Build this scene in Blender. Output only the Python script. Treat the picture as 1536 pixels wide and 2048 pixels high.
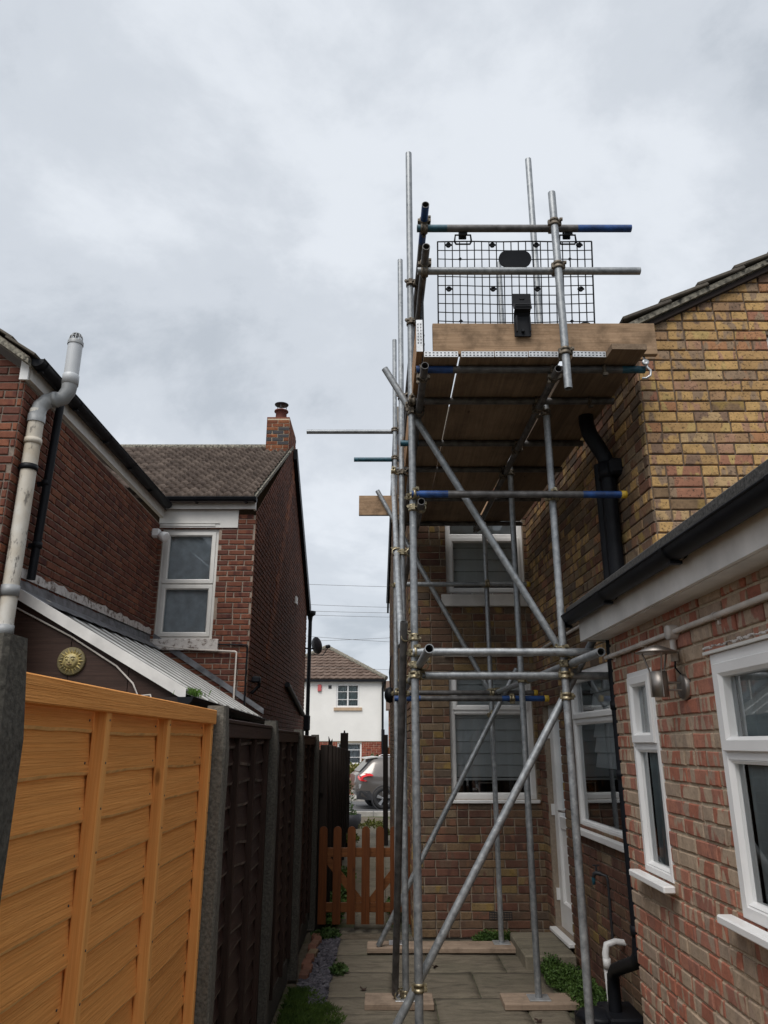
import bpy, math, random
from mathutils import Vector, Matrix

for o in list(bpy.data.objects):
    bpy.data.objects.remove(o, do_unlink=True)
SC = bpy.context.scene
COL = SC.collection
R = math.radians
rng = random.Random(7)

# ------------------------------------------------------------------ camera
CAM_H = 1.75; PITCH = R(17.4); FPX = 1479.0
cam_d = bpy.data.cameras.new('camera'); cam = bpy.data.objects.new('camera', cam_d); COL.objects.link(cam)
cam_d.sensor_fit = 'VERTICAL'; cam_d.sensor_height = 36.0; cam_d.lens = 36.0*FPX/2048.0
cam_d.clip_start = 0.05; cam_d.clip_end = 2000
cam.location = (0, 0, CAM_H); cam.rotation_euler = (R(90)+PITCH, 0, 0)
SC.camera = cam

# ------------------------------------------------------------------ sky
SUN_EL, SUN_AZ = 56.0, 205.0        # azimuth clockwise from +Y: behind the camera, a little to the left
world = bpy.data.worlds.new('World'); SC.world = world; world.use_nodes = True
nt = world.node_tree; nt.nodes.clear()
def wn(t, **k):
    n = nt.nodes.new(t)
    for a, b in k.items(): setattr(n, a, b)
    return n
out = wn('ShaderNodeOutputWorld'); mixs = wn('ShaderNodeMixShader')
bg1 = wn('ShaderNodeBackground'); bg2 = wn('ShaderNodeBackground')
sky = wn('ShaderNodeTexSky', sky_type='NISHITA', sun_disc=False)
sky.sun_elevation = R(SUN_EL); sky.sun_rotation = R(SUN_AZ)
nt.links.new(sky.outputs[0], bg1.inputs[0]); bg1.inputs[1].default_value = 0.07
# overcast deck: direction projected on a flat cloud layer, the same all round
tc = wn('ShaderNodeTexCoord'); sep = wn('ShaderNodeSeparateXYZ'); nt.links.new(tc.outputs['Generated'], sep.inputs[0])
az = wn('ShaderNodeMath', operation='MAXIMUM'); nt.links.new(sep.outputs[2], az.inputs[0]); az.inputs[1].default_value = 0.0
ad = wn('ShaderNodeMath', operation='ADD'); nt.links.new(az.outputs[0], ad.inputs[0]); ad.inputs[1].default_value = 0.42
dx = wn('ShaderNodeMath', operation='DIVIDE'); dy = wn('ShaderNodeMath', operation='DIVIDE')
nt.links.new(sep.outputs[0], dx.inputs[0]); nt.links.new(ad.outputs[0], dx.inputs[1])
nt.links.new(sep.outputs[1], dy.inputs[0]); nt.links.new(ad.outputs[0], dy.inputs[1])
cmb = wn('ShaderNodeCombineXYZ'); nt.links.new(dx.outputs[0], cmb.inputs[0]); nt.links.new(dy.outputs[0], cmb.inputs[1])
cmb.inputs[2].default_value = 3.7
n1 = wn('ShaderNodeTexNoise'); n1.inputs['Scale'].default_value = 2.6; n1.inputs['Detail'].default_value = 8; n1.inputs['Roughness'].default_value = 0.60; n1.inputs['Distortion'].default_value = 0.2
n2 = wn('ShaderNodeTexNoise'); n2.inputs['Scale'].default_value = 0.9; n2.inputs['Detail'].default_value = 3; n2.inputs['Roughness'].default_value = 0.5
nt.links.new(cmb.outputs[0], n1.inputs['Vector']); nt.links.new(cmb.outputs[0], n2.inputs['Vector'])
mx = wn('ShaderNodeMix', data_type='FLOAT'); mx.inputs[0].default_value = 0.36
nt.links.new(n1.outputs[0], mx.inputs[2]); nt.links.new(n2.outputs[0], mx.inputs[3])
rp = wn('ShaderNodeValToRGB'); nt.links.new(mx.outputs[0], rp.inputs[0])
cr = rp.color_ramp; cr.interpolation = 'EASE'
cr.elements[0].position = 0.41; cr.elements[0].color = (0.262, 0.284, 0.312, 1)
cr.elements[1].position = 0.61; cr.elements[1].color = (0.400, 0.420, 0.446, 1)
e = cr.elements.new(0.50); e.color = (0.328, 0.349, 0.377, 1)
nt.links.new(rp.outputs[0], bg2.inputs[0]); bg2.inputs[1].default_value = 1.0
mixs.inputs[0].default_value = 0.93
nt.links.new(bg1.outputs[0], mixs.inputs[1]); nt.links.new(bg2.outputs[0], mixs.inputs[2]); nt.links.new(mixs.outputs[0], out.inputs[0])

# ------------------------------------------------------------------ sun behind the cloud
sun_d = bpy.data.lights.new('sun', 'SUN'); sun = bpy.data.objects.new('sun', sun_d); COL.objects.link(sun)
sun_d.energy = 1.5; sun_d.angle = R(40); sun_d.color = (1.0, 0.965, 0.92)
sd = Vector((math.sin(R(SUN_AZ))*math.cos(R(SUN_EL)), math.cos(R(SUN_AZ))*math.cos(R(SUN_EL)), math.sin(R(SUN_EL))))
sun.rotation_euler = sd.to_track_quat('Z', 'Y').to_euler(); sun.location = (0, -5, 20)

vs = SC.view_settings
vs.view_transform = 'Standard'; vs.look = 'None'; vs.gamma = 1.0; vs.use_curve_mapping = False; vs.exposure = 1.05
SC.render.engine = 'CYCLES'
SC.cycles.max_bounces = 6; SC.cycles.transparent_max_bounces = 8

# ------------------------------------------------------------------ helpers
def proj(p):
    """picture size helper: used only to decide which bricks show largest"""
    c, s = math.cos(PITCH), math.sin(PITCH); z = p[2]-CAM_H
    d = p[1]*c + z*s
    if d < 0.1: return None
    return (768+FPX*p[0]/d, 1024-FPX*(z*c-p[1]*s)/d, d)

class MB:
    """collects shapes and links them as ONE mesh object"""
    def __init__(s): s.v = []; s.f = []; s.m = []; s.r = []; s.uv = []; s.sm = []; s.has_uv = False
    def face(s, pts, mat=0, rnd=0.0, uv=None, smooth=False):
        b = len(s.v); s.v.extend([tuple(p) for p in pts]); s.f.append(tuple(range(b, b+len(pts))))
        s.m.append(mat); s.r.append(rnd); s.sm.append(smooth)
        if uv: s.has_uv = True
        s.uv.append(uv)
    def mesh(s, verts, faces, mat=0, rnd=0.0, smooth=False):
        b = len(s.v); s.v.extend([tuple(p) for p in verts])
        for f in faces:
            s.f.append(tuple(b+i for i in f)); s.m.append(mat); s.r.append(rnd); s.uv.append(None); s.sm.append(smooth)
    def box(s, x0, x1, y0, y1, z0, z1, mat=0, rnd=0.0):
        s.obox(Vector(((x0+x1)/2, (y0+y1)/2, (z0+z1)/2)), Vector((1,0,0)), Vector((0,1,0)), Vector((0,0,1)), abs(x1-x0), abs(y1-y0), abs(z1-z0), mat, rnd)
    def obox(s, c, ax, ay, az, lx, ly, lz, mat=0, rnd=0.0, bev=0.0):
        c = Vector(c); ax = Vector(ax)*lx/2; ay = Vector(ay)*ly/2; az = Vector(az)*lz/2
        if bev <= 0:
            V = [c+ax*i+ay*j+az*k for i in (-1,1) for j in (-1,1) for k in (-1,1)]
            F = [(0,1,3,2),(4,6,7,5),(0,4,5,1),(2,3,7,6),(0,2,6,4),(1,5,7,3)]
            s.mesh(V, F, mat, rnd); return
        bx, by, bz = 1-2*bev/lx, 1-2*bev/ly, 1-2*bev/lz
        V = []; 
        for i in (-1,1):
            for j in (-1,1):
                for k in (-1,1):
                    V += [c+ax*i+ay*j*by+az*k*bz, c+ax*i*bx+ay*j+az*k*bz, c+ax*i*bx+ay*j*by+az*k]
        def ix(i,j,k,t): return ((i>0)*4+(j>0)*2+(k>0))*3+t
        F = []
        for i in (-1,1): F.append([ix(i,-1,-1,0), ix(i,1,-1,0), ix(i,1,1,0), ix(i,-1,1,0)][::i])
        for j in (-1,1): F.append([ix(-1,j,-1,1), ix(-1,j,1,1), ix(1,j,1,1), ix(1,j,-1,1)][::j])
        for k in (-1,1): F.append([ix(-1,-1,k,2), ix(1,-1,k,2), ix(1,1,k,2), ix(-1,1,k,2)][::k])
        for i in (-1,1):
            for j in (-1,1): F.append([ix(i,j,-1,0), ix(i,j,-1,1), ix(i,j,1,1), ix(i,j,1,0)][::i*j])
            for k in (-1,1): F.append([ix(i,-1,k,0), ix(i,1,k,0), ix(i,1,k,2), ix(i,-1,k,2)][::i*k])
        for j in (-1,1):
            for k in (-1,1): F.append([ix(-1,j,k,1), ix(-1,j,k,2), ix(1,j,k,2), ix(1,j,k,1)][::j*k])
        for i in (-1,1):
            for j in (-1,1):
                for k in (-1,1): F.append([ix(i,j,k,0), ix(i,j,k,1), ix(i,j,k,2)][::i*j*k])
        s.mesh(V, F, mat, rnd)
    def tube(s, p0, p1, r0, r1=None, n=12, mat=0, hollow=0.0, caps=True, rnd=0.0):
        p0 = Vector(p0); p1 = Vector(p1); r1 = r0 if r1 is None else r1
        d = (p1-p0).normalized(); a = d.orthogonal().normalized(); b = d.cross(a)
        V = []; 
        for p, r in ((p0,r0),(p1,r1)):
            V += [p+(a*math.cos(2*math.pi*i/n)+b*math.sin(2*math.pi*i/n))*r for i in range(n)]
        s.mesh(V, [(i,(i+1)%n,n+(i+1)%n,n+i) for i in range(n)], mat, rnd, True)
        if hollow > 0:
            for p, sg, r in ((p0,1,r0),(p1,-1,r1)):
                ring = [p+(a*math.cos(2*math.pi*i/n)+b*math.sin(2*math.pi*i/n))*r for i in range(n)]
                inn = [p+(a*math.cos(2*math.pi*i/n)+b*math.sin(2*math.pi*i/n))*hollow for i in range(n)]
                dp = [q+d*sg*0.25 for q in inn]
                s.mesh(ring+inn+dp, [(i,n+i,n+(i+1)%n,(i+1)%n)[::sg] for i in range(n)]+[(n+i,2*n+i,2*n+(i+1)%n,n+(i+1)%n)[::sg] for i in range(n)]+[tuple(range(2*n,3*n))], mat, rnd)
        elif caps:
            s.mesh(V[:n], [tuple(range(n))[::-1]], mat, rnd); s.mesh(V[n:], [tuple(range(n))], mat, rnd)
    def path(s, pts, r, n=8, mat=0, caps=True):
        """round bar along a poly-line"""
        pts = [Vector(p) for p in pts]; V = []; F = []; prev = None
        rr = r if isinstance(r, (list, tuple)) else [r]*len(pts)
        for i, p in enumerate(pts):
            if i == 0: d = pts[1]-p
            elif i == len(pts)-1: d = p-pts[i-1]
            else: d = (pts[i+1]-p).normalized()+(p-pts[i-1]).normalized()
            d.normalize()
            a = d.orthogonal().normalized() if prev is None else (prev-d*prev.dot(d)).normalized()
            prev = a; b = d.cross(a)
            V += [p+(a*math.cos(2*math.pi*k/n)+b*math.sin(2*math.pi*k/n))*rr[i] for k in range(n)]
        for i in range(len(pts)-1):
            F += [(i*n+k, i*n+(k+1)%n, (i+1)*n+(k+1)%n, (i+1)*n+k) for k in range(n)]
        s.mesh(V, F, mat, 0, True)
        if caps:
            s.mesh(V[:n], [tuple(range(n))[::-1]], mat); s.mesh(V[-n:], [tuple(range(n))], mat)
    def lathe(s, c, axis, prof, n=20, mat=0, smooth=True):
        """prof: list of (distance along axis, radius)"""
        c = Vector(c); d = Vector(axis).normalized(); a = d.orthogonal().normalized(); b = d.cross(a); V = []; F = []
        for t, r in prof:
            V += [c+d*t+(a*math.cos(2*math.pi*k/n)+b*math.sin(2*math.pi*k/n))*r for k in range(n)]
        for i in range(len(prof)-1):
            F += [(i*n+k, i*n+(k+1)%n, (i+1)*n+(k+1)%n, (i+1)*n+k) for k in range(n)]
        s.mesh(V, F, mat, 0, smooth)
    def prism(s, poly, off, mat=0, rnd=0.0):
        """closed polygon swept by a vector"""
        poly = [Vector(p) for p in poly]; off = Vector(off); n = len(poly)
        V = poly+[p+off for p in poly]
        s.mesh(V, [tuple(range(n))[::-1], tuple(range(n, 2*n))]+[(i,(i+1)%n,n+(i+1)%n,n+i) for i in range(n)], mat, rnd)
    def build(s, name, mat, parent=None, kind=None):
        me = bpy.data.meshes.new(name); me.from_pydata(s.v, [], s.f)
        mats = mat if isinstance(mat, (list, tuple)) else [mat]
        for m in mats: me.materials.append(m)
        if len(mats) > 1: me.polygons.foreach_set('material_index', s.m)
        me.polygons.foreach_set('use_smooth', s.sm)
        if any(s.r):
            at = me.attributes.new('brnd', 'FLOAT', 'FACE'); at.data.foreach_set('value', s.r)
        if s.has_uv:
            ul = me.uv_layers.new(name='UVMap'); flat = []
            for f, u in zip(s.f, s.uv):
                if u is None: u = [(0.5, 0.5)]*len(f)
                for q in u: flat += [q[0], q[1]]
            ul.data.foreach_set('uv', flat)
        me.update()
        o = bpy.data.objects.new(name, me); COL.objects.link(o)
        if parent: adopt(o, parent)
        if kind: o['kind'] = kind
        return o

def wloc(p):
    v = Vector(p.location)
    while p.parent: 
        p = p.parent; v += Vector(p.location) if p.parent is None and p.type == 'EMPTY' else Vector((0,0,0))
    return v
def adopt(o, parent):
    """parts are modelled in world coordinates; only roots (Empties, never turned) carry an offset"""
    o.parent = parent
    if parent.type == 'EMPTY' and parent.parent is None:
        o.matrix_parent_inverse = Matrix.Translation(-Vector(parent.location))
def thing(name, label, cat, loc, group=None):
    o = bpy.data.objects.new(name, None); COL.objects.link(o); o.location = loc; o.empty_display_size = 0.1
    o['label'] = label; o['category'] = cat
    if group: o['group'] = group
    return o
def tag(o, label, cat, group=None):
    o['label'] = label; o['category'] = cat
    if group: o['group'] = group
    return o
def struct(o, label=None):
    o['kind'] = 'structure'
    if label: o['label'] = label
    return o

# ------------------------------------------------------------------ materials
class NT:
    def __init__(s, name):
        s.mat = bpy.data.materials.new(name); s.mat.use_nodes = True; s.t = s.mat.node_tree; s.t.nodes.clear()
        s.out = s.n('ShaderNodeOutputMaterial'); s.b = s.n('ShaderNodeBsdfPrincipled'); s.l(s.b.outputs[0], s.out.inputs[0])
    def n(s, t, **k):
        x = s.t.nodes.new(t)
        for a, b in k.items(): setattr(x, a, b)
        return x
    def l(s, a, b): s.t.links.new(a, b)
    def pos(s, scale=(1,1,1), add=None):
        g = s.n('ShaderNodeNewGeometry'); m = s.n('ShaderNodeVectorMath', operation='MULTIPLY'); s.l(g.outputs['Position'], m.inputs[0]); m.inputs[1].default_value = scale
        if add is not None:
            a = s.n('ShaderNodeVectorMath', operation='ADD'); s.l(m.outputs[0], a.inputs[0]); s.l(add, a.inputs[1]); return a.outputs[0]
        return m.outputs[0]
    def noise(s, vec, scale, detail=4, rough=0.55, dist=0.0):
        x = s.n('ShaderNodeTexNoise'); s.l(vec, x.inputs['Vector']); x.inputs['Scale'].default_value = scale; x.inputs['Detail'].default_value = detail
        x.inputs['Roughness'].default_value = rough; x.inputs['Distortion'].default_value = dist; return x.outputs[0]
    def ramp(s, fac, stops, interp='LINEAR'):
        x = s.n('ShaderNodeValToRGB'); s.l(fac, x.inputs[0]); c = x.color_ramp; c.interpolation = interp
        while len(c.elements) < len(stops): c.elements.new(0.5)
        for el, (p, col) in zip(c.elements, stops):
            el.position = p; el.color = (col, col, col, 1) if isinstance(col, (int, float)) else (*col, 1)
        return x.outputs[0]
    def mix(s, fac, a, b, mode='MIX'):
        x = s.n('ShaderNodeMix', data_type='RGBA', blend_type=mode)
        for i, v in ((0, fac), (6, a), (7, b)):
            if isinstance(v, (int, float)): x.inputs[i].default_value = v if i == 0 else (v, v, v, 1)
            elif isinstance(v, tuple): x.inputs[i].default_value = (*v, 1)
            else: s.l(v, x.inputs[i])
        return x.outputs[2]
    def math(s, op, a, b=None):
        x = s.n('ShaderNodeMath', operation=op)
        for i, v in ((0, a), (1, b)):
            if v is None: continue
            if isinstance(v, (int, float)): x.inputs[i].default_value = v
            else: s.l(v, x.inputs[i])
        return x.outputs[0]
    def bump(s, h, strength=0.3, dist=0.01):
        x = s.n('ShaderNodeBump'); s.l(h, x.inputs['Height']); x.inputs['Strength'].default_value = strength; x.inputs['Distance'].default_value = dist
        s.l(x.outputs[0], s.b.inputs['Normal'])
    def set(s, col=None, rough=0.7, metal=0.0, spec=0.5):
        if col is not None:
            if isinstance(col, tuple): s.b.inputs['Base Color'].default_value = (*col, 1)
            else: s.l(col, s.b.inputs['Base Color'])
        if isinstance(rough, (int, float)): s.b.inputs['Roughness'].default_value = rough
        else: s.l(rough, s.b.inputs['Roughness'])
        if isinstance(metal, (int, float)): s.b.inputs['Metallic'].default_value = metal
        else: s.l(metal, s.b.inputs['Metallic'])
        s.b.inputs['Specular IOR Level'].default_value = spec
        return s.mat

def simple(name, col, rough=0.6, metal=0.0, var=0.12, scale=6.0, bump=0.0, bscale=60, spec=0.5):
    t = NT(name); p = t.pos(); n = t.noise(p, scale, 5)
    d = tuple(c*(1-var*1.6) for c in col); h = tuple(min(1, c*(1+var)) for c in col)
    c = t.ramp(n, [(0.3, d), (0.7, h)])
    if bump: t.bump(t.noise(p, bscale, 3), bump, 0.004)
    return t.set(c, rough, metal, spec)

def obj_rnd(t):
    oi = t.n('ShaderNodeObjectInfo'); at = t.n('ShaderNodeAttribute', attribute_type='GEOMETRY', attribute_name='brnd')
    return t.math('FRACT', t.math('ADD', oi.outputs['Random'], at.outputs['Fac']))

def brick_mat(name, stops, bands, band_lo=0.5, band_hi=0.56, band_scale=3.0, speck=0.35, dirt=0.35, rough=0.88, low=None):
    t = NT(name); r = obj_rnd(t)
    base = t.ramp(r, stops, 'CONSTANT'); r2 = t.math('FRACT', t.math('MULTIPLY', r, 7.31)); alt = t.ramp(r2, bands, 'CONSTANT')
    uv = t.n('ShaderNodeUVMap'); sp = t.n('ShaderNodeSeparateXYZ'); t.l(uv.outputs[0], sp.inputs[0])
    cb = t.n('ShaderNodeCombineXYZ'); t.l(t.math('MULTIPLY', sp.outputs[0], band_scale), cb.inputs[0]); t.l(t.math('MULTIPLY', sp.outputs[1], 0.35), cb.inputs[1]); t.l(t.math('MULTIPLY', r, 91.0), cb.inputs[2])
    bn = t.noise(cb.outputs[0], 1.0, 1.5, 0.4, 0.15); bm = t.ramp(bn, [(band_lo, 0.0), (band_hi, 1.0)])
    c = t.mix(bm, base, alt)
    p = t.pos(); fine = t.noise(p, 70, 4, 0.7); c = t.mix(t.ramp(fine, [(0.30, 1.0), (0.47, 0.0)]), c, (0.035, 0.025, 0.02)) if speck > 0.6 else t.mix(t.math('MULTIPLY', t.ramp(fine, [(0.30, 1.0), (0.5, 0.0)]), speck), c, (0.03, 0.022, 0.018))
    med = t.noise(p, 22, 3, 0.6); c = t.mix(0.55, c, t.ramp(med, [(0.3, 0.66), (0.72, 1.18)]), 'MULTIPLY')
    big = t.noise(p, 0.9, 4, 0.6); c = t.mix(dirt, c, t.ramp(big, [(0.32, 0.45), (0.62, 1.1)]), 'MULTIPLY')
    run = t.noise(t.pos((5, 5, .55)), 1.0, 5, .65); c = t.mix(dirt, c, t.ramp(run, [(.30, .62), (.62, 1.12)]), 'MULTIPLY')
    t.bump(fine, 0.45, 0.004)
    return t.set(c, rough, 0, 0.25)

M = {}
Y1, Y2, Y3, Y4 = (.50,.315,.13), (.43,.265,.115), (.36,.22,.12), (.30,.20,.12)
M['brick_yellow'] = brick_mat('brick_yellow', [(0, Y1), (.32, Y2), (.52, (.40,.20,.10)), (.58, Y3), (.70, (.47,.32,.165)), (.86, Y1), (.93, (.34,.16,.10))],
    [(0, (.29,.20,.13)), (.4, (.38,.22,.14)), (.65, (.24,.155,.105)), (.85, (.46,.32,.13))], .50, .55, 3.2, 0.75, 0.25)
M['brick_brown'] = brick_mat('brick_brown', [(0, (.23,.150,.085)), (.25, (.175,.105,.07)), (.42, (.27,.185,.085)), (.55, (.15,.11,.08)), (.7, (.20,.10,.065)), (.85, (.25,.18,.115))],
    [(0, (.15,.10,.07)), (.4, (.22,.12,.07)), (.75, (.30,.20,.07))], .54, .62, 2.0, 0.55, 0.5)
M['brick_red'] = brick_mat('brick_red', [(0, (.40,.155,.100)), (.3, (.355,.138,.092)), (.48, (.42,.185,.125)), (.62, (.40,.30,.215)), (.74, (.38,.168,.118)), (.86, (.37,.28,.21))],
    [(0, (.45,.34,.245)), (.35, (.40,.30,.22)), (.62, (.37,.27,.205)), (.88, (.32,.145,.105))], .485, .525, 4.2, 0.3, 0.3)
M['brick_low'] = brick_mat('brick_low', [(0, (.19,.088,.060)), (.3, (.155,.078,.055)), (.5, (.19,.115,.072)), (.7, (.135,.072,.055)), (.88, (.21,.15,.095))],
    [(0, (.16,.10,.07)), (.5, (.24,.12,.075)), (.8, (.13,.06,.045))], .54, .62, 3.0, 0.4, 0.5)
M['brick_dark'] = brick_mat('brick_dark', [(0, (.190,.070,.043)), (.3, (.158,.057,.038)), (.52, (.212,.078,.046)), (.72, (.135,.052,.037)), (.9, (.24,.09,.05))],
    [(0, (.085,.03,.025)), (.5, (.15,.05,.034)), (.8, (.11,.04,.03))], .56, .66, 2.0, 0.3, 0.4)
M['brick_side'] = brick_mat('brick_side', [(0, (.155,.062,.040)), (.4, (.125,.050,.034)), (.7, (.18,.068,.042))], [(0, (.11,.045,.032)), (.5, (.18,.075,.045))], .56, .66, 2.0, 0.3, 0.5)
M['brick_orange'] = brick_mat('brick_orange', [(0, (.24,.080,.038)), (.4, (.19,.066,.035)), (.7, (.27,.10,.045))], [(0, (.2,.07,.035)), (.5, (.3,.1,.04))], .56, .66, 2.0, 0.5, 0.5)
M['brick_blue'] = simple('brick_blue', (.022,.02,.024), .7)
M['brick_far'] = brick_mat('brick_far', [(0, (.30,.075,.045)), (.4, (.24,.06,.04)), (.75, (.17,.05,.04))], [(0, (.2,.06,.04)), (.5, (.28,.08,.05))], .56, .66, 2.0, 0.2, 0.2)
def mortar(name, col):
    t = NT(name); p = t.pos(); n = t.noise(p, 40, 5, .7); b = t.noise(p, 1.1, 4, .6)
    c = t.mix(0.55, t.ramp(n, [(.3, tuple(x*.75 for x in col)), (.7, tuple(x*1.15 for x in col))]), t.ramp(b, [(.3, .55), (.65, 1.1)]), 'MULTIPLY'); t.bump(n, .5, .006)
    return t.set(c, .95, 0, .2)
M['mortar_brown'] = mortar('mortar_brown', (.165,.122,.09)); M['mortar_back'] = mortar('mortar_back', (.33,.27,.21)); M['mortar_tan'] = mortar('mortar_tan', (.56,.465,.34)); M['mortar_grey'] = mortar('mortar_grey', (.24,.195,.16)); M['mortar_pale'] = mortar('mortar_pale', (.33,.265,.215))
M['mortar_side'] = mortar('mortar_side', (.27,.21,.165))
M['upvc'] = simple('upvc', (.77,.765,.755), .35, var=.05, scale=3)
M['white_paint'] = simple('white_paint', (.66,.64,.61), .55, var=.12, scale=5)
def flaky():
    t = NT('flaking_paint'); p = t.pos(); n = t.noise(p, 14, 6, .7)
    c = t.ramp(n, [(.40, (.17,.13,.11)), (.47, (.56,.52,.49)), (.75, (.68,.65,.62))]); t.bump(n, .5, .006); return t.set(c, .8)
M['flaky'] = flaky()
M['cream'] = simple('cream', (.66,.645,.61), .5, var=.06, scale=4)
M['black_plastic'] = simple('black_plastic', (.009,.010,.013), .5, var=.2, scale=10, spec=.18)
M['felt'] = simple('felt', (.05,.048,.046), .95, var=.5, scale=70, bump=.6, bscale=160)
M['wood_dark_gap'] = simple('wood_dark_gap', (.02,.012,.01), .9)
M['lead'] = simple('lead', (.17,.175,.19), .45, metal=.3, var=.35, scale=9)
M['steel'] = simple('steel', (.33,.30,.275), .48, metal=.95, var=.1)
M['conduit'] = simple('conduit', (.58,.53,.48), .6, var=.15, scale=8)
M['concrete_sill'] = simple('concrete_sill', (.42,.39,.35), .9, var=.25, scale=12, bump=.4)
M['render'] = simple('render', (.79,.775,.74), .9, var=.04, scale=1.2, bump=.15, bscale=90)
M['stone_tan'] = simple('stone_tan', (.50,.36,.24), .85)
M['dark_room'] = simple('dark_room', (.03,.03,.032), .9)
M['blind'] = simple('blind', (.80,.84,.84), .75, var=.05)
M['curtain'] = simple('curtain', (.44,.52,.53), .9, var=.15, scale=7)
M['net'] = simple('net', (.62,.68,.72), .9, var=.12, scale=9)
def glass(name, tint=(.5,.53,.55), refl=1.0, trans=.92):
    t = NT(name); t.t.nodes.remove(t.b)
    fr = t.n('ShaderNodeFresnel'); fr.inputs[0].default_value = 1.5
    gl = t.n('ShaderNodeBsdfGlossy'); gl.inputs['Roughness'].default_value = 0.015; gl.inputs['Color'].default_value = (.9,.93,.95,1)
    tr = t.n('ShaderNodeBsdfTransparent'); tr.inputs[0].default_value = (trans, trans*1.01, trans*1.01, 1)
    mx = t.n('ShaderNodeMixShader'); f = t.math('MINIMUM', t.math('MULTIPLY', fr.outputs[0], 1.9*refl), 1.0)
    wv = t.noise(t.pos(), 1.6, 1); bp = t.n('ShaderNodeBump'); t.l(wv, bp.inputs['Height']); bp.inputs['Strength'].default_value = .08; bp.inputs['Distance'].default_value = .02; t.l(bp.outputs[0], gl.inputs['Normal'])
    t.l(f, mx.inputs[0]); t.l(tr.outputs[0], mx.inputs[1]); t.l(gl.outputs[0], mx.inputs[2]); t.l(mx.outputs[0], t.out.inputs[0]); return t.mat
M['glass'] = glass('glass')
def wood(name, dark, light, axis='y', knots=True, rough=.75, grain=1.0, dirt=0.0, tint=.22, dsc=1.4, fine=1.0, soft=.5, stain=.55):
    t = NT(name); r = obj_rnd(t); cb = t.n('ShaderNodeCombineXYZ'); t.l(t.math('MULTIPLY', r, 37.0), cb.inputs[0]); t.l(t.math('MULTIPLY', r, 11.0), cb.inputs[2])
    sc = {'y': (60, 2.2, 60), 'x': (2.2, 60, 60), 'z': (60, 60, 2.2)}[axis]; sc = tuple(q*(fine if q > 10 else 1) for q in sc)
    p = t.pos(sc, cb.outputs[0]); g = t.noise(p, 1.0, 5, .65, 1.2); g2 = t.noise(t.pos(tuple(v*.22 for v in sc), cb.outputs[0]), 1.0, 4, .6, 2.0)
    c = t.ramp(g, [(.28, dark), (.72, light)]); c = t.mix(soft, c, t.ramp(g2, [(.3, .6), (.7, 1.18)]), 'MULTIPLY')
    c = t.mix(tint, c, t.ramp(r, [(0, .55), (1, 1.3)]), 'MULTIPLY')
    if knots:
        v = t.n('ShaderNodeTexVoronoi'); ks = {'y': (7, 2.6, 7), 'x': (2.6, 7, 7), 'z': (7, 7, 2.6)}[axis]; t.l(t.pos(ks, cb.outputs[0]), v.inputs['Vector']); v.inputs['Scale'].default_value = 1.0
        c = t.mix(t.ramp(v.outputs['Distance'], [(.035, .8), (.085, 0.0)]), c, tuple(x*.3 for x in dark))
        st = t.noise(t.pos(tuple(q*.16 for q in sc), cb.outputs[0]), 1.0, 5, .7, .6); c = t.mix(t.ramp(st, [(.56, 0.0), (.70, stain)]), c, tuple(x*.5 for x in dark))
    if dirt:
        c = t.mix(t.ramp(t.noise(t.pos(), dsc, 6, .7), [(.46, 0.0), (.66, dirt)]), c, tuple(x*.4 for x in dark))
    t.bump(g, .3*grain, .004); return t.set(c, rough, 0, .25)
M['fence_orange'] = wood('fence_orange', (.74,.300,.075), (.90,.415,.125), 'y', grain=4.0, rough=.88, tint=.12, fine=2.4, soft=.28, stain=.12)
M['fence_orange_z'] = wood('fence_orange_z', (.76,.32,.085), (.90,.45,.145), 'z', rough=.85, fine=2.0, soft=.3, stain=.15)
M['orange_edge'] = simple('orange_edge', (.80,.46,.17), .8, var=.15, scale=20)  # paler slat lip, painting in the light its lower edge catches
M['fence_brown'] = wood('fence_brown', (.024,.012,.010), (.060,.031,.025), 'y', rough=.5, grain=1.6)
M['fence_brown_z'] = wood('fence_brown_z', (.022,.012,.009), (.055,.03,.022), 'z', rough=.7)
M['fence_black'] = wood('fence_black', (.010,.007,.006), (.026,.018,.014), 'z', rough=.8)
M['gate'] = wood('gate', (.075,.022,.006), (.145,.045,.011), 'z', rough=.65)
M['gate_x'] = wood('gate_x', (.10,.034,.010), (.19,.068,.02), 'x', rough=.65)
M['board'] = wood('board', (.19,.130,.085), (.31,.225,.155), 'y', rough=.85, dirt=.5, tint=.6)
M['toe_x'] = wood('toe_x', (.26,.165,.095), (.44,.30,.19), 'x', rough=.8, dirt=.75, dsc=6)
M['toe_y'] = wood('toe_y', (.30,.16,.075), (.50,.30,.16), 'y', rough=.8, dirt=.3)
M['sole'] = wood('sole', (.27,.195,.14), (.42,.32,.24), 'x', rough=.85, dirt=.55, knots=False, dsc=7)
M['brown_ply'] = wood('brown_ply', (.032,.017,.012), (.066,.037,.028), 'x', rough=.55, knots=False)
M['conc_post'] = simple('conc_post', (.13,.12,.10), .95, var=.30, scale=90, bump=.9, bscale=70)
M['conc_post_dark'] = simple('conc_post_dark', (.068,.062,.051), .95, var=.35, scale=90, bump=.9, bscale=70)
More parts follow.
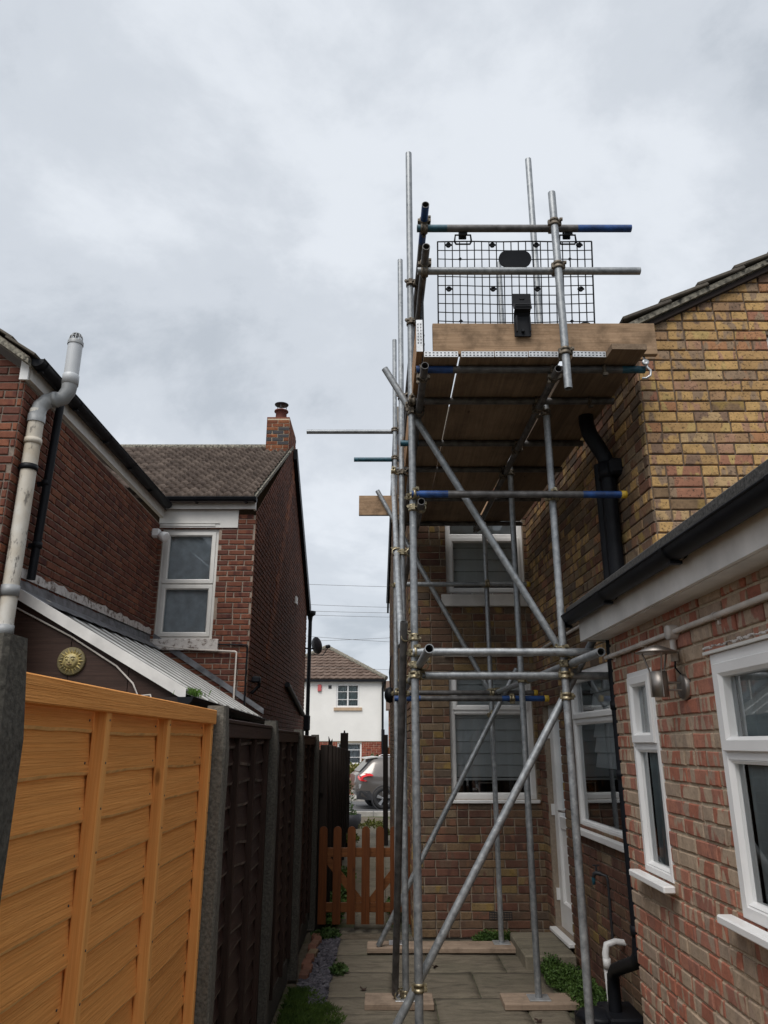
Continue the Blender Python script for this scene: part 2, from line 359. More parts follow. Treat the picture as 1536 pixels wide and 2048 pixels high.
def galv():
    t = NT('galvanised_tube'); r = obj_rnd(t); p = t.pos(); n = t.noise(p, 26, 6, .7); b = t.noise(p, 3, 4, .6)
    c = t.mix(.6, t.ramp(n, [(.3, (.20,.215,.228)), (.55, (.345,.362,.375)), (.75, (.50,.515,.52))]), t.ramp(b, [(.3, .62), (.7, 1.12)]), 'MULTIPLY'); c = t.mix(.5, c, t.ramp(r, [(0, .62), (1, 1.15)]), 'MULTIPLY')
    rust = t.ramp(t.noise(p, 60, 3, .6), [(.70, 0.0), (.76, .7)]); c = t.mix(rust, c, (.10,.085,.07)); c = t.mix(t.ramp(t.noise(p, 24, 4, .7), [(.66, 0.0), (.70, .6)]), c, (.60,.59,.56)); c = t.mix(t.ramp(t.noise(p, 11, 5, .7), [(.66, 0.0), (.72, .5)]), c, (.13,.085,.055)); t.bump(n, .15, .002)
    return t.set(c, t.ramp(n, [(.3, .36), (.7, .58)]), .55, .5)
M['galv'] = galv()
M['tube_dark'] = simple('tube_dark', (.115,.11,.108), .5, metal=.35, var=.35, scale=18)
M['blue'] = simple('blue', (.010,.055,.20), .5, var=.35, scale=16)
M['teal'] = simple('teal', (.012,.075,.11), .5, var=.35, scale=16)
M['yellow_cap'] = simple('yellow_cap', (.55,.36,.03), .5)
M['coupler'] = simple('coupler', (.34,.29,.19), .42, metal=.75, var=.4, scale=50)
M['coupler_old'] = simple('coupler_old', (.15,.125,.095), .6, metal=.55, var=.5, scale=50)
M['band'] = simple('band', (.52,.53,.54), .4, metal=.6, var=.15, scale=30)
M['dark_metal'] = simple('dark_metal', (.04,.04,.045), .5, metal=.3)
def tilemat(name, a, b, moss):
    t = NT(name); r = obj_rnd(t); p = t.pos(); n = t.noise(p, 18, 5, .65); c = t.mix(t.ramp(r, [(0, 0.0), (1, 1.0)]), a, b)
    c = t.mix(.6, c, t.ramp(n, [(.3, .55), (.72, 1.35)]), 'MULTIPLY'); l = t.noise(p, 6, 6, .75); c = t.mix(t.ramp(l, [(.67, 0.0), (.72, .8)]), c, moss); t.bump(n, .4, .006); return t.set(c, .92, 0, .25)
M['tile_brown'] = tilemat('tile_brown', (.068,.051,.042), (.118,.091,.075), (.36,.34,.30))
M['tile_grey'] = tilemat('tile_grey', (.075,.066,.056), (.12,.105,.085), (.42,.40,.33))
M['tile_far'] = tilemat('tile_far', (.105,.072,.056), (.16,.115,.092), (.30,.22,.15))
M['moss_mortar'] = simple('moss_mortar', (.19,.175,.14), .95, var=.7, scale=30, bump=.8)
# ------------------------------------------------------------------ walls of real bricks
class Wall:
    """vertical wall plane; from a to b runs left to right as seen from outside"""
    def __init__(s, a, b):
        s.a = Vector((a[0], a[1], 0)); d = Vector((b[0]-a[0], b[1]-a[1], 0)); s.len = d.length; s.d = d.normalized(); s.n = Vector((s.d.y, -s.d.x, 0))
    def p(s, u, z, n=0.0): return s.a+s.d*u+Vector((0, 0, z))+s.n*n
    def s_at_y(s, y): return (y-s.a.y)/s.d.y
    def s_at_x(s, x): return (x-s.a.x)/s.d.x

def clip(poly, f):
    out = []
    for i in range(len(poly)):
        p, q = poly[i], poly[(i+1) % len(poly)]; a, b = f(p), f(q)
        if a >= 0: out.append(p)
        if a*b < 0:
            t = a/(a-b); out.append((p[0]+(q[0]-p[0])*t, p[1]+(q[1]-p[1])*t))
    return out

PR = 0.011      # bricks stand proud of the mortar
def add_brick(mb, W, poly, mat, rnd, rect):
    """front face, bevelled edge and sides of one brick (poly in wall coordinates)"""
    jr = random.Random(int(rnd*1e6)+1); pp = []
    for i in range(len(poly)):
        p, q = poly[i], poly[(i+1) % len(poly)]; k = 2 if abs(p[0]-q[0]) > .06 else 1
        for m in range(k):
            f = m/k; chip = jr.uniform(-.0022, .0022); pp.append((p[0]+(q[0]-p[0])*f+jr.uniform(-.002, .002), p[1]+(q[1]-p[1])*f+chip))
    poly = pp
    n = len(poly); cs = sum(p[0] for p in poly)/n; cz = sum(p[1] for p in poly)/n; s0, s1, z0, z1 = rect
    pr = PR+(rnd*7919 % 1-.5)*0.004
    hs = max(abs(p[0]-cs) for p in poly)+1e-6; hz = max(abs(p[1]-cz) for p in poly)+1e-6
    inn = [(cs+(p[0]-cs)*(1-.005/hs), cz+(p[1]-cz)*(1-.005/hz)) for p in poly]
    uvf = lambda q: ((q[0]-s0)/.225+.01, (q[1]-z0)/max(.02, z1-z0))
    mb.face([W.p(q[0], q[1], pr) for q in inn], mat, rnd, [uvf(q) for q in inn])
    for i in range(n):
        j = (i+1) % n; a, b, c, d = poly[i], poly[j], inn[j], inn[i]
        mb.face([W.p(*a, pr-.004), W.p(*b, pr-.004), W.p(*c, pr), W.p(*d, pr)], mat, rnd, [uvf(a), uvf(b), uvf(c), uvf(d)])
        mb.face([W.p(*a, -.004), W.p(*b, -.004), W.p(*b, pr-.004), W.p(*a, pr-.004)], mat, rnd, [uvf(a), uvf(b), uvf(b), uvf(a)])
BRICK_ME = {}
def brick_mesh(L, mat, var=0):
    k = (round(L, 4), mat.name, var)
    if k not in BRICK_ME:
        mb = MB(); W = Wall((-.5, 0), (.5, 0)); h = .0325
        poly = [(.5-L/2, -h), (.5+L/2, -h), (.5+L/2, h), (.5-L/2, h)]
        add_brick(mb, W, poly, 0, var*.1371, (.5-L/2, .5+L/2, -h, h)); mb.r = [0.0]*len(mb.r)
        o = mb.build('brick', mat); BRICK_ME[k] = o.data; bpy.data.objects.remove(o)
    return BRICK_ME[k]

class House:
    def __init__(s, root): s.root = root; s.recs = []
    def wall(s, name, W, mortar_mat, pick, z0, z1, openings=(), gable=None, course=.075, seed=1, header=0.12, bond=.5, jamb=.10, shift=0.0, label=None, bricks=True, joint=.011, gable_base=True):
        """backing wall (mortar), openings with jambs, and the list of its bricks"""
        mb = MB(); ss = sorted({0.0, W.len, *[o[0] for o in openings], *[o[1] for o in openings]}); zz = sorted({z0, z1, *[o[2] for o in openings], *[o[3] for o in openings]})
        zz = [z for z in zz if z0 <= z <= z1]
        for i in range(len(ss)-1):
            for j in range(len(zz)-1):
                cs, cz = (ss[i]+ss[i+1])/2, (zz[j]+zz[j+1])/2
                if any(o[0] < cs < o[1] and o[2] < cz < o[3] for o in openings): continue
                mb.face([W.p(ss[i], zz[j]), W.p(ss[i+1], zz[j]), W.p(ss[i+1], zz[j+1]), W.p(ss[i], zz[j+1])])
        if gable: mb.face([W.p(*q) for q in gable])
        for o in openings:
            a, b, c, d = o[:4]
            mb.face([W.p(a, c), W.p(a, c, -jamb), W.p(a, d, -jamb), W.p(a, d)]); mb.face([W.p(b, c, -jamb), W.p(b, c), W.p(b, d), W.p(b, d, -jamb)])
            mb.face([W.p(a, d), W.p(a, d, -jamb), W.p(b, d, -jamb), W.p(b, d)]); mb.face([W.p(a, c, -jamb), W.p(a, c), W.p(b, c), W.p(b, c, -jamb)])
        wo = mb.build(name, mortar_mat, s.root)
        if label: wo['label'] = label
        if not bricks: return wo
        g = random.Random(seed); nrow = int(math.ceil(((max(q[1] for q in gable) if gable else z1)-z0)/course)); BL = .225
        edges = []
        if gable:
            gp = gable
            for i in range(len(gp)):
                p, q = gp[i], gp[(i+1) % len(gp)]
                if abs(p[1]-z1) < 1e-6 and abs(q[1]-z1) < 1e-6: continue
                if abs(p[0]-q[0]) < 1e-6 or (i == 0 and gable_base): continue
                edges.append((p, q))
        for r in range(nrow):
            za = z0+r*course+joint/2; zb = za+course-joint; zm = (za+zb)/2
            u = -BL*((r % 2)*bond)-shift-(g.random()*.012)
            cuts = [(o[0], o[1]) for o in openings if o[2] < zm < o[3]]
            while u < W.len:
                L = BL*.5 if g.random() < header else BL
                a, b = max(u+joint/2, .004), min(u+L-joint/2, W.len-.004); u += L
                segs = [(a, b)]
                for (c, d) in cuts:
                    ns = []
                    for (x, y) in segs:
                        if y <= c or x >= d: ns.append((x, y))
                        else:
                            if x < c-.03: ns.append((x, c-.002))
                            if y > d+.03: ns.append((d+.002, y))
                    segs = ns
                for (x, y) in segs:
                    if y-x < .03: continue
                    poly = [(x, za), (y, za), (y, zb), (x, zb)]; cl = poly
                    if gable and zb > z1:
                        for (p, q) in edges:
                            lo, hi = min(p[0], q[0]), max(p[0], q[0])
                            if y <= lo or x >= hi: continue
                            k = (q[1]-p[1])/(q[0]-p[0]); cl = clip(cl, lambda w: p[1]+k*(w[0]-p[0])-.004-w[1])
                            if len(cl) < 3: break
                    elif not gable and zb > z1+.01: continue
                    if len(cl) < 3: continue
                    s.recs.append([0, wo, W, cl, cl is poly, (x, y, za, zb), pick(x, zm, g), g.random()])
        return wo
    def finish(s, n_single=300):
        """the bricks that show largest become parts; the others are joined into one"""
        for rc in s.recs:
            W, (x, y, za, zb) = rc[2], rc[5]; c = W.p((x+y)/2, (za+zb)/2); ar = 0
            if W.n.dot(Vector((0, 0, CAM_H))-c) > 0 and rc[4]:
                q = [proj(W.p(*k)) for k in ((x, za), (y, za), (y, zb), (x, zb))]
                if all(q) and all(0 <= k[0] <= 1536 and 0 <= k[1] <= 2048 for k in q):
                    ar = abs(sum(q[i][0]*q[(i+1) % 4][1]-q[(i+1) % 4][0]*q[i][1] for i in range(4)))/2
            rc[0] = ar
        s.recs.sort(key=lambda r: -r[0])
        mats = []; mb = MB()
        for i, (ar, wo, W, cl, rect_ok, rc, mat, rnd) in enumerate(s.recs):
            if i < n_single and ar > 40:
                L = rc[1]-rc[0]; me = brick_mesh(.215 if L > .15 else .1025, mat, i % 7); o = bpy.data.objects.new('brick', me); COL.objects.link(o); adopt(o, wo)
                rot = Matrix((W.d, -W.n, Vector((0,0,1)))).transposed().to_4x4()
                base = .215 if L > .15 else .1025
                o.matrix_local = Matrix.Translation(W.p((rc[0]+rc[1])/2, (rc[2]+rc[3])/2, (rnd-.5)*.003)) @ rot @ Matrix.Diagonal((L/base, 1, (rc[3]-rc[2])/.065, 1))
            else:
                if mat not in mats: mats.append(mat)
                add_brick(mb, W, cl, mats.index(mat), rnd, rc)
        if mb.f: mb.build('brickwork', [m for m in mats], s.root, 'stuff')

def ring(mb, W, s0, s1, z0, z1, bar, n0, n1, ch=.012, mat=0, bot=None):
    """mitred window profile"""
    bot = bot or bar
    O = [(s0,z0),(s1,z0),(s1,z1),(s0,z1)]; I = [(s0+bar,z0+bot),(s1-bar,z0+bot),(s1-bar,z1-bar),(s0+bar,z1-bar)]
    K = [(s0+bar-ch,z0+bot-ch),(s1-bar+ch,z0+bot-ch),(s1-bar+ch,z1-bar+ch),(s0+bar-ch,z1-bar+ch)]
    E = [(s0+.003,z0+.003),(s1-.003,z0+.003),(s1-.003,z1-.003),(s0+.003,z1-.003)]
    for i in range(4):
        j = (i+1) % 4
        mb.face([W.p(*E[i],n1),W.p(*E[j],n1),W.p(*K[j],n1),W.p(*K[i],n1)],mat)
        mb.face([W.p(*O[i],n1-.003),W.p(*O[j],n1-.003),W.p(*E[j],n1),W.p(*E[i],n1)],mat)
        mb.face([W.p(*K[i],n1),W.p(*K[j],n1),W.p(*I[j],n1-ch),W.p(*I[i],n1-ch)],mat)
        mb.face([W.p(*I[i],n1-ch),W.p(*I[j],n1-ch),W.p(*I[j],n0),W.p(*I[i],n0)],mat)
        mb.face([W.p(*O[i],n0),W.p(*O[j],n0),W.p(*O[j],n1-.003),W.p(*O[i],n1-.003)],mat)
def wbox(mb, W, s0, s1, z0, z1, n0, n1, mat=0, bev=0.0):
    mb.obox(W.p((s0+s1)/2, (z0+z1)/2, (n0+n1)/2), W.d, W.n, Vector((0,0,1)), s1-s0, abs(n1-n0), z1-z0, mat, 0.0, bev)

def window(parent, W, s0, s1, z0, z1, lights, recess=.05, bar=.045, frame_mat='upvc', sash_bar=.05, room=True, sill=None, label=None, room_d=.9):
    """lights: (kind, s0, s1, z0, z1) in window fractions; kind 'sash' has its own opening frame"""
    mb = MB(); n1 = -recess; n0 = -recess-.06
    ring(mb, W, s0, s1, z0, z1, bar, n0, n1, .006)
    w, h = s1-s0, z1-z0
    zs = sorted({l[3] for l in lights}-{0.0})
    for f in zs:
        if f > 0.01: wbox(mb, W, s0+bar, s1-bar, z0+f*h-.02, z0+f*h+.02, n0+.004, n1-.002)
    for f in sorted({l[1] for l in lights}-{0.0}):
        lo = min(l[3] for l in lights if abs(l[1]-f) < 1e-6 or abs(l[2]-f) < 1e-6); hi = max(l[4] for l in lights if abs(l[1]-f) < 1e-6 or abs(l[2]-f) < 1e-6)
        wbox(mb, W, s0+f*w-.02, s0+f*w+.02, z0+lo*h+.02, z0+hi*h-.02, n0+.003, n1-.003)
    o = mb.build('window', M[frame_mat], parent)
    if label: o['label'] = label
    for kind, a, b, c, d in lights:
        A = s0+(bar if a == 0 else a*w+.02); B = s1-bar if b == 1 else s0+b*w-.02; C = z0+(bar if c == 0 else c*h+.02); D = z1-bar if d == 1 else z0+d*h-.02
        if kind == 'sash':
            m2 = MB(); ring(m2, W, A-.008, B+.008, C-.008, D+.008, sash_bar, n0+.01, n1+.014, .014); m2.build('sash', M[frame_mat], o); e = sash_bar-.012
        else:
            m2 = MB(); ring(m2, W, A, B, C, D, .016, n0+.01, n1-.004, .012); m2.build('glazing_bead', M[frame_mat], o); e = .012
        m3 = MB(); m3.face([W.p(A+e, C+e, n0+.028), W.p(B-e, C+e, n0+.028), W.p(B-e, D-e, n0+.028), W.p(A+e, D-e, n0+.028)]); m3.build('pane', M['glass'], o)
    if room:
        m4 = MB(); b0 = n0-.002; b1 = n0-room_d; x0, x1, y0, y1 = s0+.002, s1-.002, z0+.002, z1-.002
        m4.face([W.p(x0,y0,b1),W.p(x1,y0,b1),W.p(x1,y1,b1),W.p(x0,y1,b1)]); m4.face([W.p(x0,y0,b0),W.p(x0,y0,b1),W.p(x0,y1,b1),W.p(x0,y1,b0)]); m4.face([W.p(x1,y0,b1),W.p(x1,y0,b0),W.p(x1,y1,b0),W.p(x1,y1,b1)])
        m4.face([W.p(x0,y0,b0),W.p(x1,y0,b0),W.p(x1,y0,b1),W.p(x0,y0,b1)]); m4.face([W.p(x0,y1,b1),W.p(x1,y1,b1),W.p(x1,y1,b0),W.p(x0,y1,b0)])
        m4.build('room', M['dark_room'], o)
    if sill:
        a, b, t, pr, mt = sill; m5 = MB(); wbox(m5, W, s0-a, s1+b, z0-t, z0-.001, -recess+.012, pr, 0, .006); so = m5.build('sill', M[mt], o)
    return o
def slats(win, W, s0, s1, z0, z1, n, pitch=.115, mat='blind'):
    z = z1
    while z-pitch > z0-.001:
        mb = MB(); mb.face([W.p(s0, z-pitch+.004, n+.012), W.p(s1, z-pitch+.004, n+.012), W.p(s1, z, n-.012), W.p(s0, z, n-.012)]); mb.face([W.p(s0, z-pitch+.004, n+.012), W.p(s1, z-pitch+.004, n+.012), W.p(s1, z-pitch+.001, n+.002), W.p(s0, z-pitch+.001, n+.002)])
        mb.build('blind_slat', M[mat], win); z -= pitch
def drape(win, W, s0, s1, z0, z1, n, mat='curtain', folds=7, amp=.02):
    mb = MB(); N = folds*8; V = []
    for i in range(N+1):
        u = i/N; q = n+amp*math.sin(u*folds*2*math.pi)+amp*.4*math.sin(u*23)
        V += [W.p(s0+(s1-s0)*u, z0, q), W.p(s0+(s1-s0)*u, z1, q)]
    mb.mesh(V, [(2*i, 2*i+2, 2*i+3, 2*i+1) for i in range(N)], 0, 0, True); mb.build('curtain', M[mat], win)

def gutter(name, a, b, parent, r=.056, up=None, mat='black_plastic', brackets=(), joints=()):
    """half-round gutter between two points, its brackets as sub-parts"""
    a = Vector(a); b = Vector(b); d = (b-a).normalized(); side = d.cross(Vector((0,0,1))).normalized(); N = 10; mb = MB()
    for rr, sg in ((r, 1), (r-.005, -1)):
        V = []
        for p in (a, b): V += [p+side*rr*math.cos(math.pi+math.pi*i/N)+Vector((0,0,1))*rr*math.sin(math.pi+math.pi*i/N) for i in range(N+1)]
        mb.mesh(V, [(i, i+1, N+2+i, N+1+i)[::sg] for i in range(N)], 0, 0, True)
    for p, sg in ((a, 1), (b, -1)):
        V = [p+side*r*math.cos(math.pi+math.pi*i/N)+Vector((0,0,1))*r*math.sin(math.pi+math.pi*i/N) for i in range(N+1)]; mb.mesh(V, [tuple(range(N+1))[::sg]])
    for sg in (-1, 1): mb.tube(a+side*sg*r, b+side*sg*r, .006, n=6)
    o = mb.build(name, M[mat], parent)
    for t in brackets:
        m2 = MB(); c = a+d*t; N2 = 8
        V = []
        for q in (c-d*.02, c+d*.02): V += [q+side*(r+.008)*math.cos(math.pi+math.pi*i/N2)+Vector((0,0,1))*(r+.008)*math.sin(math.pi+math.pi*i/N2) for i in range(N2+1)]
        m2.mesh(V, [(i, i+1, N2+2+i, N2+1+i) for i in range(N2)], 0, 0, True)
        m2.obox(c+Vector((0,0,-r-.008)), d, side, Vector((0,0,1)), .03, .05, .014); m2.build('gutter_bracket', M[mat], o)
    return o

# ================================================================== ground
mb = MB()
ys = [-40, -2, 2, 4, 6, 8, 9, 12, 16, 20, 22.4, 60, 200, 600]; zf = lambda y: -.03 if y < 9 else (-.03-.19*(y-9)/11 if y < 20 else -.22)
xs = [-400, -60, -10, -3, -1, 0, 1, 3, 10, 60, 400]
for i in range(len(xs)-1):
    for j in range(len(ys)-1):
        mb.face([(xs[i], ys[j], zf(ys[j])), (xs[i+1], ys[j], zf(ys[j])), (xs[i+1], ys[j+1], zf(ys[j+1])), (xs[i], ys[j+1], zf(ys[j+1]))])
t = NT('earth'); p = t.pos(); n = t.noise(p, 9, 6, .7); g = t.noise(p, 1.1, 4, .6)
c = t.ramp(n, [(.3, (.075,.06,.042)), (.6, (.14,.115,.085)), (.8, (.22,.19,.15))]); c = t.mix(t.ramp(g, [(.5, 0.0), (.62, .75)]), c, (.045,.065,.018)); t.bump(n, .6, .02)
ground = struct(mb.build('ground', t.set(c, .95, 0, .2)))

def riven(name, col, dirt):
    t = NT(name); r = obj_rnd(t); p = t.pos((1.0, 3.4, 1.0)); n = t.noise(p, 5, 7, .62, .8); f = t.noise(t.pos(), 55, 4, .7)
    c = t.ramp(n, [(.3, tuple(x*.55 for x in col)), (.5, col), (.75, tuple(x*1.25 for x in col))]); c = t.mix(.4, c, t.ramp(f, [(.3, .6), (.7, 1.15)]), 'MULTIPLY')
    c = t.mix(.35, c, t.ramp(r, [(0, .7), (1, 1.2)]), 'MULTIPLY'); b = t.noise(t.pos(), 1.7, 5, .65); c = t.mix(t.ramp(b, [(.46, 0.0), (.68, dirt)]), c, (.085,.08,.055))
    h = t.math('ADD', t.math('MULTIPLY', n, 1.0), t.math('MULTIPLY', f, .12)); t.bump(h, .9, .018); return t.set(c, .85, 0, .3)
M['slab'] = riven('slab', (.165,.140,.104), .6); M['slab_far'] = riven('slab_far', (.17,.145,.105), .5); M['concrete'] = riven('concrete', (.20,.175,.13), .5)
# paving: one piece of the setting, its slabs as parts
pave = MB(); pave.face([(-.46, 1.0, -.012), (1.62, 1.0, -.012), (1.62, 7.86, -.012), (-.46, 7.86, -.012)]); pave = struct(pave.build('paving', simple('mossy_joint', (.075,.072,.042), .95, var=.5, scale=14)))
g = random.Random(3)
xcol = [(-.42, .36), (.37, .985), (.995, 1.26)]
rows = [(3.0, 3.62), (3.63, 4.26), (4.27, 4.9), (4.91, 5.53), (5.54, 6.16), (6.17, 6.78), (6.79, 7.32), (7.33, 7.84)]
def slab(parent, x0, x1, y0, y1, z, mat, th=.05):
    """riven slab with an uneven arris"""
    NX, NY = 10, 8; mb = MB(); V = []; ph = g.random()*9
    for j in range(NY+1):
        for i in range(NX+1):
            ex = min(i, NX-i, j, NY-j) == 0; x = x0+(x1-x0)*i/NX; y = y0+(y1-y0)*j/NY
            if ex: x += g.uniform(-.003, .003); y += g.uniform(-.003, .003)
            V.append((x, y, z+(-.006 if ex else 0)+.0035*math.sin(y*19+ph+math.sin(x*5+ph)*1.3)+g.uniform(-.0015, .0015)))
    F = [(j*(NX+1)+i, j*(NX+1)+i+1, (j+1)*(NX+1)+i+1, (j+1)*(NX+1)+i) for j in range(NY) for i in range(NX)]
    b = len(V); loop = [i for i in range(NX)]+[j*(NX+1)+NX for j in range(NY)]+[NY*(NX+1)+NX-i for i in range(NX)]+[(NY-j)*(NX+1) for j in range(NY)]
    V += [(V[k][0], V[k][1], z-th) for k in loop]; L = len(loop)
    F += [(loop[k], b+k, b+(k+1) % L, loop[(k+1) % L]) for k in range(L)]
    mb.mesh(V, F, 0, 0, True); o = mb.build('paving_slab', M[mat], parent)
    return o
for j, (y0, y1) in enumerate(rows):
    off = .0 if j % 2 == 0 else -.30
    for (x0, x1) in (xcol if j % 2 == 0 else [(-.42, .06), (.07, .70), (.71, 1.26)]): slab(pave, x0, x1, y0, y1, g.uniform(-.002, .003), 'slab')
# front path beyond the gate
fp = MB(); fp.face([(-.62, 8.15, -.026), (.30, 8.15, -.026), (.15, 20.9, -.216), (-.85, 20.9, -.216)]); fp = struct(fp.build('front_path', M['slab_far']))
y = 8.35; k = 0
while y < 13.5:
    slab(fp, -.30, .02, y, y+.60, -.012-.19*max(0, y-9)/11, 'slab_far', .02); y += .615
road = MB(); road.face([(-80, 22.75, -.30), (80, 22.75, -.30), (80, 28.2, -.30), (-80, 28.2, -.30)])
t = NT('asphalt'); p = t.pos(); n = t.noise(p, 60, 4, .7); t.bump(n, .4, .01); b = t.noise(p, .6, 3)
M['asphalt'] = t.set(t.mix(.4, t.ramp(n, [(.3, (.07,.07,.072)), (.7, (.12,.12,.122))]), t.ramp(b, [(.3, .75), (.7, 1.15)]), 'MULTIPLY'), .9)
# road bed is a shallow cut: ground sheet stops short of it
road.face([(-80, 22.75, -.30), (-80, 28.2, -.30), (-80, 28.2, -.21), (-80, 22.75, -.21)])
road = struct(road.build('road', M['asphalt']))
road.location.z = .095
M['kerb'] = simple('kerb', (.36,.34,.31), .9, var=.2, scale=5)
for yk, nm in ((22.68, 'kerb'), (28.25, 'kerb')):
    mb = MB(); x = -30.0
    while x < 30:
        mb.obox((x+.45, yk, -.19), (1,0,0), (0,1,0), (0,0,1), .892, .13, .20, 0, 0, .012); x += .9
    struct(mb.build(nm, M['kerb']))
pv = MB(); pv.box(-40, 40, 28.33, 30.4, -.22, -.12); struct(pv.build('pavement', M['kerb']))
# ================================================================== right-hand house (scaffolded)
rh = thing('brick_house', 'yellow stock brick house with white windows behind the scaffold tower', 'house', (1.57, 7.87, 0))
H = House(rh)
def pk_yellow(x, z, g): return M['brick_yellow'] if g.random() < .97 else M['brick_brown']
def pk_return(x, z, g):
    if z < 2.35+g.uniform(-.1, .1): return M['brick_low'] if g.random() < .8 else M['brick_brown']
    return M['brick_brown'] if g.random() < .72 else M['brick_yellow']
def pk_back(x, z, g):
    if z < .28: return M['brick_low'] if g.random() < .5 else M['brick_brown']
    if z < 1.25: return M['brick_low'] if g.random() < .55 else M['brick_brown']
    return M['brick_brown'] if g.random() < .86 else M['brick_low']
WC = Wall((1.70, 4.43), (4.6, 4.43)); WR = Wall((1.575, 7.87), (1.70, 4.43)); WB = Wall((.28, 7.87), (1.575, 7.87)); WF = Wall((.13, 16.0), (.28, 7.87))
sl = .50
H.wall('wall', WC, M['mortar_brown'], pk_yellow, 2.25, 4.40, [(.89, 2.0, 3.5, 4.40)], [(0, 4.40), (2.9, 4.40), (2.9, 4.42+2.9*sl), (0, 4.42)], seed=11, header=.28, label='yellow stock brick gable end of the rear wing')
sy = WR.s_at_y
door_s = (sy(7.62), sy(7.02)); rw_s = (sy(6.60), sy(5.42))
H.wall('wall', WR, M['mortar_back'], pk_return, 0, 4.40, [(door_s[0], door_s[1], .15, 2.13), (rw_s[0], rw_s[1], 1.10, 2.33)], seed=12, header=.3, jamb=.16, label='shaded brick side wall of the rear wing with door and window')
H.wall('wall', WB, M['mortar_back'], pk_back, 0, 4.95, [(.395, 1.25, 1.22, 2.51), (.395, 1.25, 3.28, 4.42)], seed=13, header=.34, label='shaded brown brick back wall under the scaffold')
H.wall('wall', WF, M['mortar_tan'], pk_back, 0, 4.9, [], [(0, 4.9), (WF.len, 4.9), (WF.len/2, 7.35)], seed=14, header=.2, label='long brick flank beside the alley')
# upper gable window
w = window(rh, WC, .89, 2.0, 3.5, 4.40, [('sash', 0, .5, 0, 1), ('fixed', .5, 1, 0, 1)], recess=.03)
# back wall windows
w = window(rh, WB, .395, 1.25, 1.22, 2.51, [('fixed', 0, 1, 0, .66), ('sash', 0, 1, .66, 1)], recess=.045, sill=(.03, .02, .035, .035, 'upvc'), label='white ground floor window with slatted blind half down')
slats(w, WB, .46, 1.19, 1.42, 2.46, -.15)
mb = MB(); wbox(mb, WB, .46, 1.19, 1.395, 1.418, -.165, -.14); mb.build('blind_rail', M['blind'], w)
mb = MB(); wbox(mb, WB, .40, 1.245, 1.235, 1.262, -.40, -.13); mb.build('inner_sill', M['stone_tan'], w)
mb = MB(); ring(mb, WB, .70, .86, 1.264, 1.37, .013, -.30, -.285, .003); mb.build('picture_frame', M['upvc'], w)
mb = MB(); wbox(mb, WB, .60, 1.05, 2.478, 2.50, -.046, -.030, 0, .004); mb.build('trickle_vent', M['upvc'], w)
w = window(rh, WB, .395, 1.25, 3.28, 4.42, [('sash', 0, 1, 0, .58), ('fixed', 0, 1, .58, 1)], recess=.05, sill=(.06, .04, .13, .05, 'white_paint'), label='white upstairs window with grey blind half hidden by the platform')
slats(w, WB, .47, 1.18, 3.38, 4.38, -.15, .135)
# side window
w = window(rh, WR, rw_s[0], rw_s[1], 1.10, 2.33, [('fixed', 0, 1, 0, .68), ('sash', 0, 1, .68, 1)], recess=.0, sill=(.02, .06, .05, .06, 'upvc'), label='white side window next to the black downpipe')
slats(w, WR, rw_s[0]+.07, rw_s[1]-.07, 1.45, 2.28, -.16, .12)
# back door
mb = MB(); ring(mb, WR, door_s[0], door_s[1], .15, 2.13, .055, -.15, -.05, .008); dr = mb.build('door', M['upvc'], rh)
mb = MB(); ring(mb, WR, door_s[0]+.05, door_s[1]-.05, .20, 2.08, .10, -.13, -.045, .014, bot=.18); wbox(mb, WR, door_s[0]+.14, door_s[1]-.14, .36, 1.02, -.12, -.07); wbox(mb, WR, door_s[0]+.14, door_s[1]-.14, 1.00, 1.10, -.125, -.055); mb.build('door_leaf', M['upvc'], dr)
mb = MB(); mb.face([WR.p(door_s[0]+.14, 1.1, -.09), WR.p(door_s[1]-.14, 1.1, -.09), WR.p(door_s[1]-.14, 1.99, -.09), WR.p(door_s[0]+.14, 1.99, -.09)]); mb.build('pane', M['glass'], dr)
mb = MB(); q = door_s[1]-.10; wbox(mb, WR, q-.015, q+.015, 1.02, 1.24, -.046, -.034); mb.path([WR.p(q, 1.17, -.036), WR.p(q, 1.17, .005), WR.p(q-.05, 1.17, .012), WR.p(q-.11, 1.165, .008)], .010); mb.build('door_handle', M['steel'], dr)
mb = MB(); wbox(mb, WR, door_s[0]-.02, door_s[1]+.03, .115, .149, -.05, .06, 0, .006); mb.build('door_sill', M['upvc'], dr)
mb = MB()
for zz in (.42, 1.15, 1.85): wbox(mb, WR, door_s[0]-.012, door_s[0]+.012, zz-.05, zz+.05, -.05, -.02)
mb.build('hinge', M['upvc'], dr)
# air brick low in the back wall
mb = MB(); wbox(mb, WB, .72, .94, .155, .22, .0, .014); ab = mb.build('air_brick', M['brick_blue'], rh)
mb = MB()
for i in range(9):
    for j in range(3): wbox(mb, WB, .728+i*.0235, .743+i*.0235, .161+j*.02, .172+j*.02, .014, .0165)
mb.build('vent_grid', M['mortar_brown'], ab)
